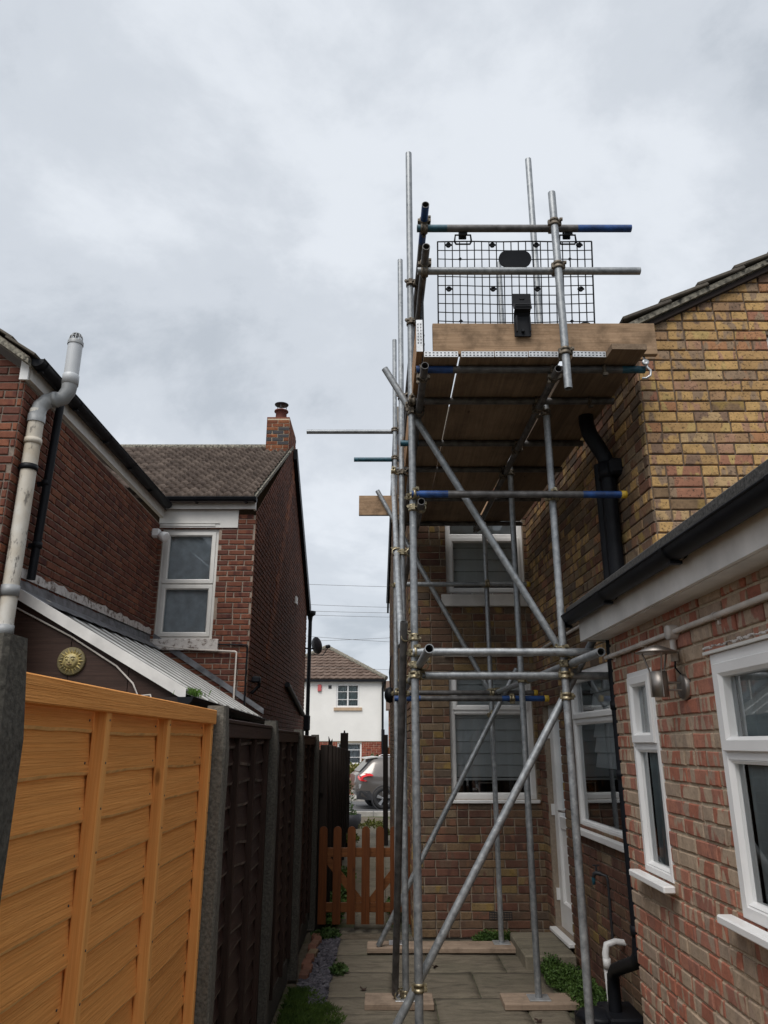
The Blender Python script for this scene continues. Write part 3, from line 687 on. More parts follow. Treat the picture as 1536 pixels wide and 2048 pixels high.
# slabs of roof (only edges show from below)
def roof_slab(name, pts, th, mat, parent):
    mb = MB(); mb.prism(pts, (0, 0, -th)); return mb.build(name, M[mat], parent)
roof_slab('roof', [(.22, 7.62, 4.90), (9, 7.62, 4.90), (9, 11.94, 7.45), (.175, 11.94, 7.45)], .10, 'tile_grey', rh)
roof_slab('roof', [(.175, 11.945, 7.45), (9, 11.945, 7.45), (9, 16.25, 4.82), (.05, 16.25, 4.82)], .10, 'tile_grey', rh)
mb = MB(); mb.prism([(.065, 16.25, 4.72), (.105, 16.25, 4.72), (.20, 11.96, 7.35), (.17, 11.96, 7.35)], (0, 0, -.22)); mb.prism([(.17, 11.93, 7.35), (.20, 11.93, 7.35), (.25, 7.62, 4.80), (.22, 7.62, 4.80)], (0, 0, -.22)); mb.build('bargeboard', M['black_plastic'], rh)
# wing roof: courses of tiles with a stepped mossy verge towards us
e0 = Vector((1.655, 0, 4.415)); up = Vector((1, 0, sl)).normalized(); nr = Vector((-sl, 0, 1)).normalized()
mb = MB(); mb.prism([e0+Vector((0, 4.36, 0)), e0+Vector((0, 8.4, 0)), e0+Vector((0, 8.4, 0))+up*3.3, e0+Vector((0, 4.36, 0))+up*3.3], nr*.035); wr = mb.build('roof', M['moss_mortar'], rh)
mb = MB(); mb.prism([e0+Vector((.04, 4.385, .01)), e0+Vector((.04, 4.425, .01)), e0+Vector((.04, 4.425, .01))+up*3.2, e0+Vector((.04, 4.385, .01))+up*3.2], nr*-.03); mb.build('undercloak', M['wood_dark_gap'], rh)
for i in range(11):
    for j in range(5 if i > 6 else 13):
        mb = MB(); c = e0+up*(i*.30+.165)+nr*.062; wj = .32
        mb.obox(c+Vector((0, 4.34+wj/2+j*wj, 0)), (up*1.0+nr*-.075).normalized(), Vector((0,1,0)), (nr+up*.075).normalized(), .37, wj-.004, .026, 0, g.random(), .006); mb.build('tile', M['tile_grey'], wr)
mb = MB(); mb.box(1.60, 1.63, 4.44, 7.86, 4.22, 4.40); mb.build('fascia', M['white_paint'], rh)
gutter('gutter', (1.555, 4.40, 4.36), (1.545, 7.84, 4.36), rh, brackets=(.5, 1.5, 2.5))
# conduit along the side and back walls
mb = MB(); mb.path([WR.p(3.25, 2.70, .03), WR.p(.02, 2.64, .03)], .014); mb.path([WB.p(WB.len-.01, 2.63, .03), WB.p(.35, 2.63, .03)], .012); mb.build('conduit', M['conduit'], rh)
H.finish(300)
step = MB(); step.obox((1.36, 7.22, .030), (1,0,0), (0,1,0), (0,0,1), .42, .80, .15, 0, 0, .012); tag(step.build('door_step', M['concrete']), 'worn concrete step below the white back door', 'step')

# two black pipes on the wing wall
dp = thing('soil_pipe', 'pair of fat black pipes running down the wing wall above the extension gutter', 'drainpipe', (1.56, 5.05, 2.5))
mb = MB(); mb.tube((1.605, 4.98, 2.35), (1.605, 4.98, 3.62), .052, n=18); mb.build('pipe', M['black_plastic'], dp)
mb = MB(); mb.tube((1.575, 5.075, 2.35), (1.575, 5.075, 3.70), .036, n=18); mb.build('pipe', M['black_plastic'], dp)
mb = MB(); mb.lathe((1.605, 4.98, 3.56), (0,0,1), [(0, .053), (0, .066), (.05, .068), (.06, .064), (.12, .062), (.12, .05)], 18); mb.obox((1.64, 4.93, 3.62), (1,0,0), (0,1,0), (0,0,1), .10, .14, .12, 0, 0, .02); mb.build('pipe_collar', M['black_plastic'], dp)
mb = MB(); mb.path([(1.605, 4.98, 3.62), (1.595, 4.98, 3.72), (1.55, 4.99, 3.82), (1.505, 5.0, 3.92), (1.49, 5.0, 4.0), (1.49, 5.0, 4.36)], [.052, .054, .056, .056, .054, .05], n=16); mb.build('offset_bend', M['black_plastic'], dp)

# ================================================================== single-storey extension
ex = thing('house_extension', 'red and buff brick single-storey extension with flat felt roof at right', 'extension', (1.45, 3.2, 0))
E = House(ex)
XD = 1.40
WD = Wall((XD, 4.60), (XD, 1.25)); sd_ = lambda y: 4.60-y
def pk_red(x, z, g): return M['brick_red']
nw = (sd_(4.31), sd_(3.91)); bw = (sd_(3.19), sd_(1.75))
E.wall('wall', WD, M['mortar_tan'], pk_red, 0, 2.385, [(nw[0], nw[1], 1.11, 2.13), (bw[0], bw[1], 1.11, 2.11)], seed=21, header=.32, jamb=.09, joint=.013)
mb = MB(); mb.face([(XD, 4.60, 0), (1.70, 4.60, 0), (1.70, 4.60, 2.385), (XD, 4.60, 2.385)]); mb.build('end_wall', M['mortar_tan'], ex)
w = window(ex, WD, nw[0], nw[1], 1.11, 2.13, [('fixed', 0, 1, 0, .62), ('sash', 0, 1, .62, 1)], recess=-.014, bar=.036, sash_bar=.052, sill=(.06, .06, .035, .085, 'upvc'), label='tall narrow white window left of the wall lamp')
drape(w, WD, nw[0]+.05, nw[1]-.05, 1.14, 2.1, -.062, 'curtain', 5, .010)
w = window(ex, WD, bw[0], bw[1], 1.11, 2.11, [('fixed', 0, .5, 0, .6), ('sash', 0, .5, .6, 1), ('fixed', .5, 1, 0, .6), ('sash', .5, 1, .6, 1)], recess=-.014, bar=.05, sash_bar=.055, sill=(.07, .05, .035, .09, 'upvc'), label='large white window cut off by the right edge')
drape(w, WD, bw[0]+.05, bw[1]-.05, 1.14, 2.08, -.062, 'curtain', 10, .010)
mb = MB(); wbox(mb, WD, bw[0]-.03, bw[1], 2.112, 2.124, -.02, .03); mb.build('drip_strip', M['cream'], ex)
mb = MB(); g2 = random.Random(5)
for i in range(60):
    s_ = bw[0]-.05+i*.022; mb.obox(WD.p(s_, 2.142+g2.uniform(-.004, .004), .006), WD.d, WD.n, Vector((0,0,1)), .03, .016, g2.uniform(.005, .012), 0, 0, .003)
mb.build('sealant_bead', M['flaky'], ex)
mb = MB(); wbox(mb, WD, -.02, 3.4, 2.365, 2.385, .0, .13); mb.build('soffit', M['white_paint'], ex)
mb = MB(); wbox(mb, WD, -.14, 3.4, 2.37, 2.515, .131, .15); wbox(mb, WD, -.14, -.122, 2.37, 2.515, -.2, .131); mb.build('fascia', M['white_paint'], ex)
mb = MB(); wbox(mb, WD, -.20, 3.4, 2.535, 2.595, -.6, .215, 0, .008); wbox(mb, WD, -.20, 3.4, 2.515, 2.535, -.6, .16); wbox(mb, WD, -.20, 3.4, 2.53, 2.58, -3.0, -.45); mb.build('roof', M['felt'], ex)
gutter('gutter', (XD-.205, 4.86, 2.535), (XD-.205, 1.2, 2.505), ex, r=.052, brackets=(.06, .95, 1.9, 2.8))
# white conduit, tee and stub feeding the lamp
cd = thing('conduit_pipe', 'off-white conduit pipe clipped along the extension wall above the lamp', 'pipe', (XD-.03, 3.6, 2.25))
mb = MB(); mb.path([(XD-.03, 4.63, 2.255), (XD-.03, 1.25, 2.255)], .0125, n=10); mb.build('pipe', M['conduit'], cd)
for yy in (4.5, 3.95, 3.05, 2.4):
    mb = MB(); mb.lathe((XD-.03, yy-.008, 2.255), (0,1,0), [(0, .013), (0, .0165), (.016, .0165), (.016, .013)], 12); mb.obox((XD-.008, yy, 2.235), (1,0,0), (0,1,0), (0,0,1), .025, .014, .03); mb.build('clip', M['conduit'], cd)
mb = MB(); mb.lathe((XD-.055, 3.53, 2.255), (1,0,0), [(0, 0), (0, .034), (.008, .036), (.05, .036)], 18); mb.tube((XD-.03, 3.53, 2.25), (XD-.03, 3.53, 2.14), .015, n=10); mb.tube((XD-.03, 3.53, 2.16), (XD-.03, 3.53, 2.12), .018, n=10); mb.build('junction_box', M['conduit'], cd)
mb = MB(); mb.path([(XD-.03, 3.53, 2.125), (XD-.035, 3.525, 2.09), (XD-.02, 3.51, 2.06), (XD-.012, 3.50, 2.03)], .004, n=6); mb.build('cable', M['black_plastic'], cd)
# stainless wall lamp
lm = thing('wall_lamp', 'brushed steel wall lantern with conical hood on the extension wall', 'lamp', (XD, 3.50, 2.0)); LY = 3.50; LX = XD-.125
mb = MB(); mb.lathe((XD, LY, 2.0), (-1,0,0), [(0, .058), (.022, .058), (.028, .052), (.028, 0)], 24); mb.build('back_plate', M['steel'], lm)
for dz in (-.014, .02):
    mb = MB(); mb.tube((XD-.02, LY, 2.0+dz), (LX+.03, LY, 2.0+dz), .005, n=8); mb.build('arm', M['steel'], lm)
mb = MB(); mb.lathe((LX, LY, 1.955), (0,0,1), [(0, 0), (0, .037), (.115, .037), (.115, .033), (.01, .033)], 24); mb.build('body', M['steel'], lm)
mb = MB(); mb.lathe((LX, LY, 2.155), (0,0,1), [(0, .012), (0, .094), (.003, .096), (.035, .02), (.037, 0)], 28); mb.build('hood', M['steel'], lm)
for k in range(3):
    a = R(30+120*k); ca, sa = math.cos(a), math.sin(a); mb = MB(); mb.path([(LX+.040*ca, LY+.040*sa, 1.955), (LX+.040*ca, LY+.040*sa, 2.075), (LX+.045*ca, LY+.045*sa, 2.09), (LX+.066*ca, LY+.066*sa, 2.158)], .004, n=6); mb.build('strut', M['steel'], lm)
E.finish(300)
# downpipe of the extension, gully and small waste pipe
rp_ = thing('rainwater_pipe', 'thin black rainwater pipe at the far corner of the extension', 'drainpipe', (1.43, 4.69, 0))
mb = MB(); mb.tube((1.43, 4.69, .62), (1.43, 4.69, 2.50), .034, n=14); mb.build('pipe', M['black_plastic'], rp_)
for zz in (1.55, 1.95, .72):
    mb = MB(); mb.lathe((1.43, 4.69, zz), (0,0,1), [(0, .034), (0, .040), (.05, .040), (.05, .034)], 14); mb.build('pipe_clip', M['black_plastic'], rp_)
mb = MB(); mb.path([(1.43, 4.69, .70), (1.43, 4.70, .62), (1.43, 4.76, .57), (1.43, 5.20, .42), (1.43, 5.27, .37), (1.43, 5.28, .28), (1.43, 5.28, .16)], [.036, .038, .038, .038, .038, .040, .040], n=14); mb.build('bend', M['black_plastic'], rp_)
gy = thing('drain_gully', 'black plastic drain gully hopper on the ground below the bend', 'drain', (1.36, 5.30, 0))
mb = MB(); mb.prism([(1.22, 5.12, .0), (1.58, 5.12, 0), (1.58, 5.48, 0), (1.22, 5.48, 0)], (0, 0, .12)); mb.build('body', M['black_plastic'], gy)
mb = MB(); mb.lathe((1.33, 5.32, .12), (0,0,1), [(0, .13), (.02, .14), (.035, .125), (.06, .04), (.065, 0)], 8); mb.obox((1.47, 5.30, .15), (1,0,0), (0,1,0), (0,0,1), .22, .34, .05, 0, 0, .012); mb.build('cover', M['black_plastic'], gy)
wp = MB(); wp.path([(1.66, 5.70, .45), (1.58, 5.70, .46), (1.52, 5.70, .44), (1.505, 5.69, .39), (1.50, 5.62, .0)], [.021, .021, .024, .024, .021], n=12); wp.lathe((1.502, 5.66, .31), (0,0,1), [(0, .02), (0, .026), (.06, .026), (.06, .02)], 12); tag(wp.build('waste_pipe', M['upvc']), 'short white waste pipe elbow coming out of the wing wall', 'pipe')
tp = thing('outside_tap', 'outdoor garden tap with blue hose tail on the wing wall', 'tap', (1.60, 6.15, .82))
mb = MB(); mb.path([(1.628, 5.93, .42), (1.628, 5.93, .80), (1.62, 5.935, .83), (1.585, 5.96, .84)], .011, n=8); mb.build('feed_pipe', M['dark_metal'], tp)
mb = MB(); mb.path([(1.59, 5.955, .84), (1.56, 5.975, .845), (1.545, 5.985, .835), (1.54, 5.99, .81)], [.015, .017, .015, .012], n=10); mb.tube((1.56, 5.975, .85), (1.56, 5.975, .89), .008, n=8); mb.obox((1.56, 5.975, .895), (1,0,0), (0,1,0), (0,0,1), .05, .012, .01); mb.build('tap_body', M['dark_metal'], tp)
mb = MB(); mb.lathe((1.54, 5.99, .765), (0,0,1), [(0, .008), (.0, .012), (.03, .014), (.05, .012)], 10); mb.build('hose_connector', M['teal'], tp)

# ================================================================== left-hand house
lh = thing('brick_house', 'dark red brick house with rear wing and brown tiled roof on the left', 'house', (-2.5, 10.08, 0))
L_ = House(lh)
def pk_dark(x, z, g): return M['brick_dark']
def pk_side(x, z, g): return M['brick_side']
WN = Wall((-4.6, 5.76), (-3.10, 5.76)); WA = Wall((-3.10, 5.76), (-3.19, 10.08)); W2 = Wall((-3.19, 10.08), (-1.825, 10.08)); W3 = Wall((-1.825, 10.08), (-1.82, 17.3))
L_.wall('wall', WN, M['mortar_grey'], pk_dark, 0, 4.80, [], [(0, 4.80), (1.5, 4.80), (1.5, 4.82), (0, 5.90)], seed=31, header=.25, joint=.015, label='dark red brick end of the rear wing at the left edge')
L_.wall('wall', WA, M['mortar_pale'], pk_dark, 0, 4.74, [], seed=32, header=.05, joint=.015, label='dark red brick side wall of the rear wing')
s0_ = W2.s_at_x(-3.13); s1_ = W2.s_at_x(-2.335)
L_.wall('wall', W2, M['mortar_pale'], pk_dark, 0, 4.86, [(s0_, s1_, 3.10, 4.66)], seed=33, header=.05, joint=.016, label='dark red brick wall with the white two-pane window')
L_.wall('wall', W3, M['mortar_side'], pk_side, 0, 4.90, [], [(0, 4.90), (W3.len, 4.90), (W3.len, 4.80), (3.62, 7.36)], seed=34, header=.05, joint=.016, label='long dark brick flank seen at a steep angle')
w = window(lh, W2, s0_, s1_, 3.10, 4.66, [('sash', 0, 1, 0, .49), ('sash', 0, 1, .49, 1)], recess=.03, bar=.05, sash_bar=.06, frame_mat='cream', sill=(.06, .10, .15, .06, 'flaky'), label='pale two-pane upstairs window above a flaking sill')
drape(w, W2, s0_+.05, s1_-.05, 3.15, 4.62, -.14, 'net', 4, .003)
mb = MB(); wbox(mb, W2, .0, 1.12, 4.67, 4.93, .002, .022); wbox(mb, W2, .02, .80, 4.69, 4.72, .022, .032); wbox(mb, W2, .02, .86, 4.73, 4.745, .022, .036); mb.build('lintel_board', M['cream'], lh)
mb = MB(); wbox(mb, W2, -.05, 1.36, 4.93, 5.06, .06, .085); wbox(mb, W2, 1.33, 1.36, 4.93, 5.06, -.02, .06); mb.build('fascia', M['white_paint'], lh)
gutter('gutter', (-3.20, 9.93, 5.07), (-1.80, 9.93, 5.07), lh, r=.062, brackets=(.55, 1.25))
# wing eaves
mb = MB(); a = WA.p(-.03, 4.74, .055); b = WA.p(WA.len, 4.82, .055); mb.prism([a, a+Vector((0,0,.17)), a+Vector((-.05,0,.17)), a+Vector((-.05,0,0))], b-a); mb.build('fascia', M['cream'], lh)
mb = MB(); mb.obox((-3.085, 5.70, 4.82), (1,0,0), (0,1,0), (0,0,1), .075, .02, .20, 0, 0, .003); mb.build('fascia_end_plate', M['upvc'], lh)
gutter('gutter', (-2.98, 5.66, 4.90), (-3.06, 9.95, 4.98), lh, r=.066, brackets=(.1, .9, 1.75, 2.6, 3.45))
roof_slab('roof', [(-3.02, 5.62, 4.90), (-3.10, 10.2, 4.97), (-5.2, 10.2, 6.54), (-5.2, 5.62, 6.47)], .05, 'tile_brown', lh)
mb = MB(); mb.prism([(-3.02, 5.60, 4.83), (-3.02, 5.60, 4.89), (-5.2, 5.60, 6.46), (-5.2, 5.60, 6.38)], (0, .14, 0)); mb.build('verge', M['moss_mortar'], lh)
for i in range(8):
    mb = MB(); u_ = Vector((-1, 0, .745)).normalized(); nn = Vector((.745, 0, 1)).normalized(); mb.obox(Vector((-3.00, 5.74, 4.935))+u_*(i*.27+.12)+nn*-.012, (u_-nn*-.07*-1).normalized(), Vector((0,1,0)), (nn+u_*.07).normalized(), .33, .30, .022, 0, g.random(), .004); mb.build('tile', M['tile_grey'], lh)
# main roof of double-roll tiles
rf = roof_slab('roof', [(-6.5, 9.90, 5.06), (-1.83, 9.90, 5.06), (-1.83, 13.70, 7.38), (-6.5, 13.70, 7.38)], .06, 'wood_dark_gap', lh)
roof_slab('roof', [(-6.5, 13.705, 7.38), (-1.80, 13.705, 7.38), (-1.80, 17.45, 4.80), (-6.5, 17.45, 4.80)], .06, 'tile_brown', lh)
up = Vector((0, 3.80, 2.32)); SLN = up.length; up.normalize(); nr = Vector((0, -up.z, up.y)); TW = .27; GA = .252; NR = 17
TILE_V = []; NSEG = 8
for row, (lo, hh) in enumerate(((-.02, .058), (GA+.05, .006))):
    for i in range(NSEG+1):
        wv = .028*math.cos(i/NSEG*4*math.pi); TILE_V.append(Vector((i/NSEG*TW, 0, 0))+up*lo+nr*(hh+wv))
for i in range(NSEG+1):
    wv = .028*math.cos(i/NSEG*4*math.pi); TILE_V.append(Vector((i/NSEG*TW, 0, 0))+up*-.02+nr*(-.004))
TF = [(i, i+1, NSEG+2+i, NSEG+1+i) for i in range(NSEG)]+[(2*(NSEG+1)+i, 2*(NSEG+1)+i+1, i+1, i) for i in range(NSEG)]
tile_me = MB(); tile_me.mesh(TILE_V, TF, 0, 0, True); to = tile_me.build('tile', M['tile_brown']); tile_me = to.data; bpy.data.objects.remove(to)
cand = []
for r_ in range(NR):
    for c_ in range(17):
        base = Vector((-1.83-TW*(c_+1)+(0 if r_ % 2 else .0), 9.90, 5.06))+up*(r_*GA+.02); q = proj(base+Vector((TW/2, 0, 0))+up*.12)
        vis = q and q[0] > 215 and q[0] < 600; cand.append((0 if not vis else 1/q[2], base))
cand.sort(key=lambda k: -k[0]); rest = MB()
for i, (a_, base) in enumerate(cand):
    if i < 200 and a_ > 0:
        o = bpy.data.objects.new('tile', tile_me); COL.objects.link(o); adopt(o, rf); o.location = base+Vector((0,0,g.uniform(-.003,.003)))
    else: rest.mesh([v+base for v in TILE_V], TF, 0, g.random(), True)
rest.build('roof_tiles', M['tile_brown'], rf, 'stuff')
mb = MB(); mb.tube((-6.5, 13.70, 7.37), (-2.3, 13.70, 7.37), .085, n=14); mb.build('ridge_tile', M['moss_mortar'], lh)
mb = MB(); mb.prism([(-1.86, 9.90, 5.04), (-1.86, 9.90, 5.10), (-1.86, 13.70, 7.42), (-1.86, 13.70, 7.36)], (.055, 0, 0)); mb.build('verge', M['moss_mortar'], lh)
mb = MB(); mb.prism([(-1.80, 13.75, 7.16), (-1.80, 13.75, 7.38), (-1.80, 17.45, 4.84), (-1.80, 17.45, 4.55)], (.07, 0, 0)); mb.build('bargeboard', M['black_plastic'], lh)
# chimney stack with blue brick patches
ch = thing('chimney', 'orange brick chimney stack with dark patches and metal cowl on the ridge', 'chimney', (-2.1, 13.55, 7.0))
CH = House(ch); x0, x1, y0, y1, z0, z1 = -2.28, -1.84, 13.22, 14.25, 6.95, 7.80
def pk_ch(x, z, g):
    r = int((z-z0)/.075); 
    if 4 <= r <= 8 and ((r % 2 == 0 and .1 < x < .34) or (r % 2 == 1 and x < .22)): return M['brick_blue']
    return M['brick_orange']
CH.wall('stack', Wall((x0, y0), (x1, y0)), M['mortar_tan'], pk_ch, z0, z1, seed=41, header=0)
CH.wall('stack', Wall((x1, y0), (x1, y1)), M['mortar_tan'], lambda x, z, g: M['brick_dark'] if g.random() < .5 else M['brick_orange'], z0, z1, seed=42, header=0)
mb = MB(); mb.prism([(x0, y0, z1), (x1, y0, z1), (x1, y1, z1), (x0, y1, z1)], (0, 0, .035)); mb.prism([(x0, y1, z0), (x0, y0, z0), (x0, y0, z1), (x0, y1, z1)], (.01, 0, 0)); mb.build('stack_cap', M['brick_dark'], ch)
mb = MB(); mb.lathe((-2.05, 13.5, 7.83), (0,0,1), [(0, .115), (.24, .105), (.24, .14), (.26, .14), (.26, .09)], 18); mb.build('chimney_pot', simple('pot', (.17,.06,.045), .8), ch)
mb = MB(); mb.lathe((-2.05, 13.5, 8.22), (0,0,1), [(0, 0), (0, .135), (.012, .14), (.035, .05), (.04, 0)], 20)
for k in range(3): mb.tube((-2.05+.1*math.cos(k*2.1+.5), 13.5+.1*math.sin(k*2.1+.5), 8.05), (-2.05+.1*math.cos(k*2.1+.5), 13.5+.1*math.sin(k*2.1+.5), 8.215), .008, n=6)
mb.build('cowl', M['dark_metal'], ch)
mb = MB(); mb.obox((-2.06, 13.17, 7.07), (1,0,0), Vector((0, 1, .61)).normalized(), Vector((0, -.61, 1)).normalized(), .56, .16, .03); mb.build('flashing', M['moss_mortar'], ch)
CH.finish(300); L_.finish(300)
# flaunched strip of newer brick showing the flue line on the flank
mb = MB(); W = W3; g3 = random.Random(9)
for i in range(58):
    zz = 7.2-i*.075; s_ = 3.9-i*.045+g3.uniform(-.1, .1)
    add_brick(mb, Wall((W.p(0,0,.004).x, W.p(0,0,.004).y), (W.p(W.len,0,.004).x, W.p(W.len,0,.004).y)), [(s_, zz+.005), (s_+.36, zz+.005), (s_+.36, zz+.07), (s_, zz+.07)], 0, g3.random(), (s_, s_+.36, zz, zz+.07))
mb.build('flue_brickwork', M['brick_orange'], lh, 'stuff')
# pipes on the left house
sp_ = thing('soil_pipe', 'weathered off-white soil stack with grey offset bends and vent cage', 'drainpipe', (-3.02, 5.88, 0)); PX, PY = -3.015, 5.88
t = NT('old_pipe'); p = t.pos((1, 1, .35)); n = t.noise(p, 16, 6, .7); b = t.noise(t.pos(), 3, 4); c = t.ramp(b, [(.35, (.48,.42,.33)), (.6, (.62,.60,.55))]); c = t.mix(t.ramp(n, [(.56, 0.0), (.63, .85)]), c, (.12,.11,.10)); t.bump(n, .4, .004); M['old_pipe'] = t.set(c, .8)
M['grey_pvc'] = simple('grey_pvc', (.26,.27,.275), .45, var=.08)
mb = MB(); mb.tube((PX, PY, 0), (PX, PY, 4.52), .064, n=20); mb.build('pipe', M['old_pipe'], sp_)
for zz, mt in ((3.96, 'black_plastic'), (2.88, 'grey_pvc'), (2.56, 'grey_pvc'), (4.2, 'old_pipe')):
    mb = MB(); mb.lathe((PX, PY, zz), (0,0,1), [(0, .064), (0, .072), (.05 if mt != 'grey_pvc' else .09, .072), (.05 if mt != 'grey_pvc' else .09, .064)], 20)
    if mt == 'black_plastic': mb.box(PX-.12, PX-.06, PY-.02, PY+.02, zz, zz+.05)
    mb.build('pipe_collar', M[mt], sp_)
mb = MB(); mb.path([(PX, PY, 4.40), (PX, PY, 4.47), (PX, PY, 4.471), (PX+.012, PY+.01, 4.56), (PX+.05, PY+.03, 4.62), (PX+.095, PY+.045, 4.645), (PX+.096, PY+.045, 4.645), (PX+.13, PY+.055, 4.65), (PX+.131, PY+.055, 4.65), (PX+.175, PY+.065, 4.67), (PX+.21, PY+.07, 4.74), (PX+.215, PY+.07, 4.82)], [.073, .073, .066, .065, .065, .065, .070, .070, .065, .065, .065, .068], n=20); mb.build('offset_bend', M['grey_pvc'], sp_)
mb = MB(); mb.tube((PX+.215, PY+.07, 4.80), (PX+.215, PY+.07, 5.22), .063, n=20); mb.lathe((PX+.215, PY+.07, 4.80), (0,0,1), [(0, .065), (0, .071), (.09, .071), (.10, .065)], 20); mb.build('vent_pipe', simple('new_pvc', (.50,.52,.54), .4, var=.05), sp_)
mb = MB(); CX, CY = PX+.215, PY+.07
mb.lathe((CX, CY, 5.20), (0,0,1), [(0, .069), (.03, .069), (.045, .058)], 20)
for k in range(10):
    a = 2*math.pi*k/10; mb.path([(CX+.058*math.cos(a), CY+.058*math.sin(a), 5.24), (CX+.050*math.cos(a), CY+.050*math.sin(a), 5.285), (CX+.026*math.cos(a), CY+.026*math.sin(a), 5.315), (CX, CY, 5.322)], .006, n=5)
for rr, zz in ((.053, 5.275), (.036, 5.306)): mb.path([(CX+rr*math.cos(k*.419), CY+rr*math.sin(k*.419), zz) for k in range(16)], .005, n=5)
mb.build('vent_cage', M['grey_pvc'], sp_)
rd = thing('rainwater_pipe', 'black rainwater pipe dropping from the left gutter to the lean-to roof', 'drainpipe', (-3.04, 6.25, 3.0))
mb = MB(); mb.tube((-3.04, 6.25, 3.10), (-3.0, 6.25, 4.86), .036, n=14); mb.build('pipe', M['black_plastic'], rd)
for zz in (3.95, 3.38):
    mb = MB(); mb.lathe((-3.03, 6.25, zz), (0,0,1), [(0, .036), (0, .043), (.05, .043), (.05, .036)], 14); mb.box(-3.11, -3.04, 6.235, 6.265, zz, zz+.04); mb.build('pipe_clip', M['black_plastic'], rd)
ov = MB(); ov.path([(-3.11, 6.15, 2.98), (-3.06, 6.3, 2.97), (-3.06, 6.75, 2.97)], [.018, .018, .018], n=10); ov.lathe((-3.06, 6.62, 2.97), (0,1,0), [(0, .018), (0, .026), (.08, .026), (.08, .018)], 10); tag(ov.build('overflow_pipe', M['old_pipe']), 'short grimy overflow pipe beside the soil stack', 'pipe')
sl_ = thing('security_light', 'small white security lamp beside the upstairs window', 'lamp', (-3.1, 9.75, 4.5))
mb = MB(); mb.obox((-3.12, 9.75, 4.50), (1,0,0), (0,1,0), (0,0,1), .12, .10, .12, 0, 0, .02); mb.build('base', M['upvc'], sl_)
mb = MB(); mb.lathe((-3.07, 9.73, 4.47), (.8, -.3, -.35), [(0, .03), (.03, .06), (.12, .075), (.13, .06), (.125, 0)], 14); mb.build('head', M['upvc'], sl_)
cl_ = thing('conduit_pipe', 'thin cream conduit turning down beside the lean-to roof', 'pipe', (-2.3, 10.02, 2.6))
mb = MB(); mb.path([(-3.1, 10.03, 3.02), (-2.6, 10.03, 2.96), (-2.0, 10.03, 2.93), (-1.98, 10.03, 2.92), (-1.98, 10.03, 2.22), (-1.975, 10.02, 2.19), (-1.72, 10.0, 1.98)], .014, n=8); mb.build('pipe', M['conduit'], cl_)
mb = MB(); mb.path([(-3.1, 10.045, 3.05), (-1.85, 10.045, 3.02), (-1.84, 10.045, 3.0), (-1.84, 10.045, 1.6)], .012, n=6); mb.build('cable', M['black_plastic'], cl_)

# ================================================================== lean-to
lt = thing('lean_to', 'lean-to with ribbed clear plastic roof and brown boarded end', 'lean-to', (-2.4, 8.1, 0))
t = NT('ribbed_plastic'); n = t.noise(t.pos(), 5, 5, .65); c = t.ramp(n, [(.3, (.15,.138,.122)), (.7, (.27,.258,.24))]); M['ribbed'] = t.set(c, .62, 0, .25)
A0, A1, B0, B1 = Vector((-3.10, 6.16, 2.97)), Vector((-3.17, 10.05, 3.03)), Vector((-1.60, 6.16, 2.13)), Vector((-1.58, 10.05, 2.07))
mb = MB(); N = 48; V = []
for i in range(N+1):
    f = i/N; hz = .006*(i % 2); 
    V += [A0.lerp(A1, f)+Vector((0,0,hz)), B0.lerp(B1, f)+Vector((0,0,hz))]
mb.mesh(V, [(2*i, 2*i+2, 2*i+3, 2*i+1) for i in range(N)]); mb.build('roof_sheet', M['ribbed'], lt)
M['bar_white'] = simple('bar_white', (.52,.52,.50), .4, var=.15, scale=6)
for i in range(1, 10):
    f = i/10; a_, b_ = A0.lerp(A1, f)+Vector((0,0,.004)), B0.lerp(B1, f)+Vector((0,0,.004)); mb = MB(); hw = .022
    mb.prism([a_+Vector((0,-hw,0)), a_+Vector((0,-hw*.6,.012)), a_+Vector((0,hw*.6,.012)), a_+Vector((0,hw,0))], b_-a_); mb.build('glazing_bar', M['bar_white'], lt)
mb = MB(); dn = (B0-A0); mb.prism([A0+Vector((0,-.03,.045)), A0+Vector((0,.055,.045)), A0+Vector((0,.055,.03)), A0+Vector((0,-.02,.03)), A0+Vector((0,-.02,-.05)), A0+Vector((0,-.03,-.05))], dn); mb.build('verge_strip', M['white_paint'], lt)
mb = MB(); V = []
for i in range(31):
    f = i/30; a = A0.lerp(A1, f); b = B0.lerp(B1, f); V += [a+Vector((-.01,0,.16+.012*math.sin(i*1.7))), a+Vector((.02,0,.035)), a.lerp(b, .13+.015*math.sin(i*2.3))+Vector((0,0,.036))]
mb.mesh(V, [(3*i+k, 3*i+3+k, 3*i+4+k, 3*i+1+k) for i in range(30) for k in range(2)]); mb.build('flashing', M['lead'], lt)
mb = MB(); V = []
for i in range(31):
    f = i/30; a = A0.lerp(A1, f); hh = .06+.012*math.sin(i*2.9)+.01*math.sin(i*1.3); V += [a+Vector((.012,0,.13)), a+Vector((.012,0,.15+hh))]
mb.mesh(V, [(2*i, 2*i+2, 2*i+3, 2*i+1) for i in range(30)]); mb.build('cement_fillet', M['flaky'], lt)
mb = MB(); V = [B0, B1]; V = []
for i in range(14):
    f = i/13; 
mb.face([A1+Vector((.05,-.004,.05)), B1+Vector((0,-.004,.05)), B1+Vector((0,-.004,.12)), A1+Vector((.05,-.004,.15))]); mb.build('end_flashing', M['lead'], lt)
zb = 0.0; nb = 0; x = -3.10
while x < -1.66:
    x2 = min(x+.50, -1.66); zt = lambda q: 2.93-(q+3.10)*.56; mb = MB(); mb.prism([(x+.003, 6.20, zb), (x2-.003, 6.20, zb), (x2-.003, 6.20, zt(x2)), (x+.003, 6.20, zt(x))], (0, .025, 0)); mb.build('board_panel', M['brown_ply'], lt); x = x2
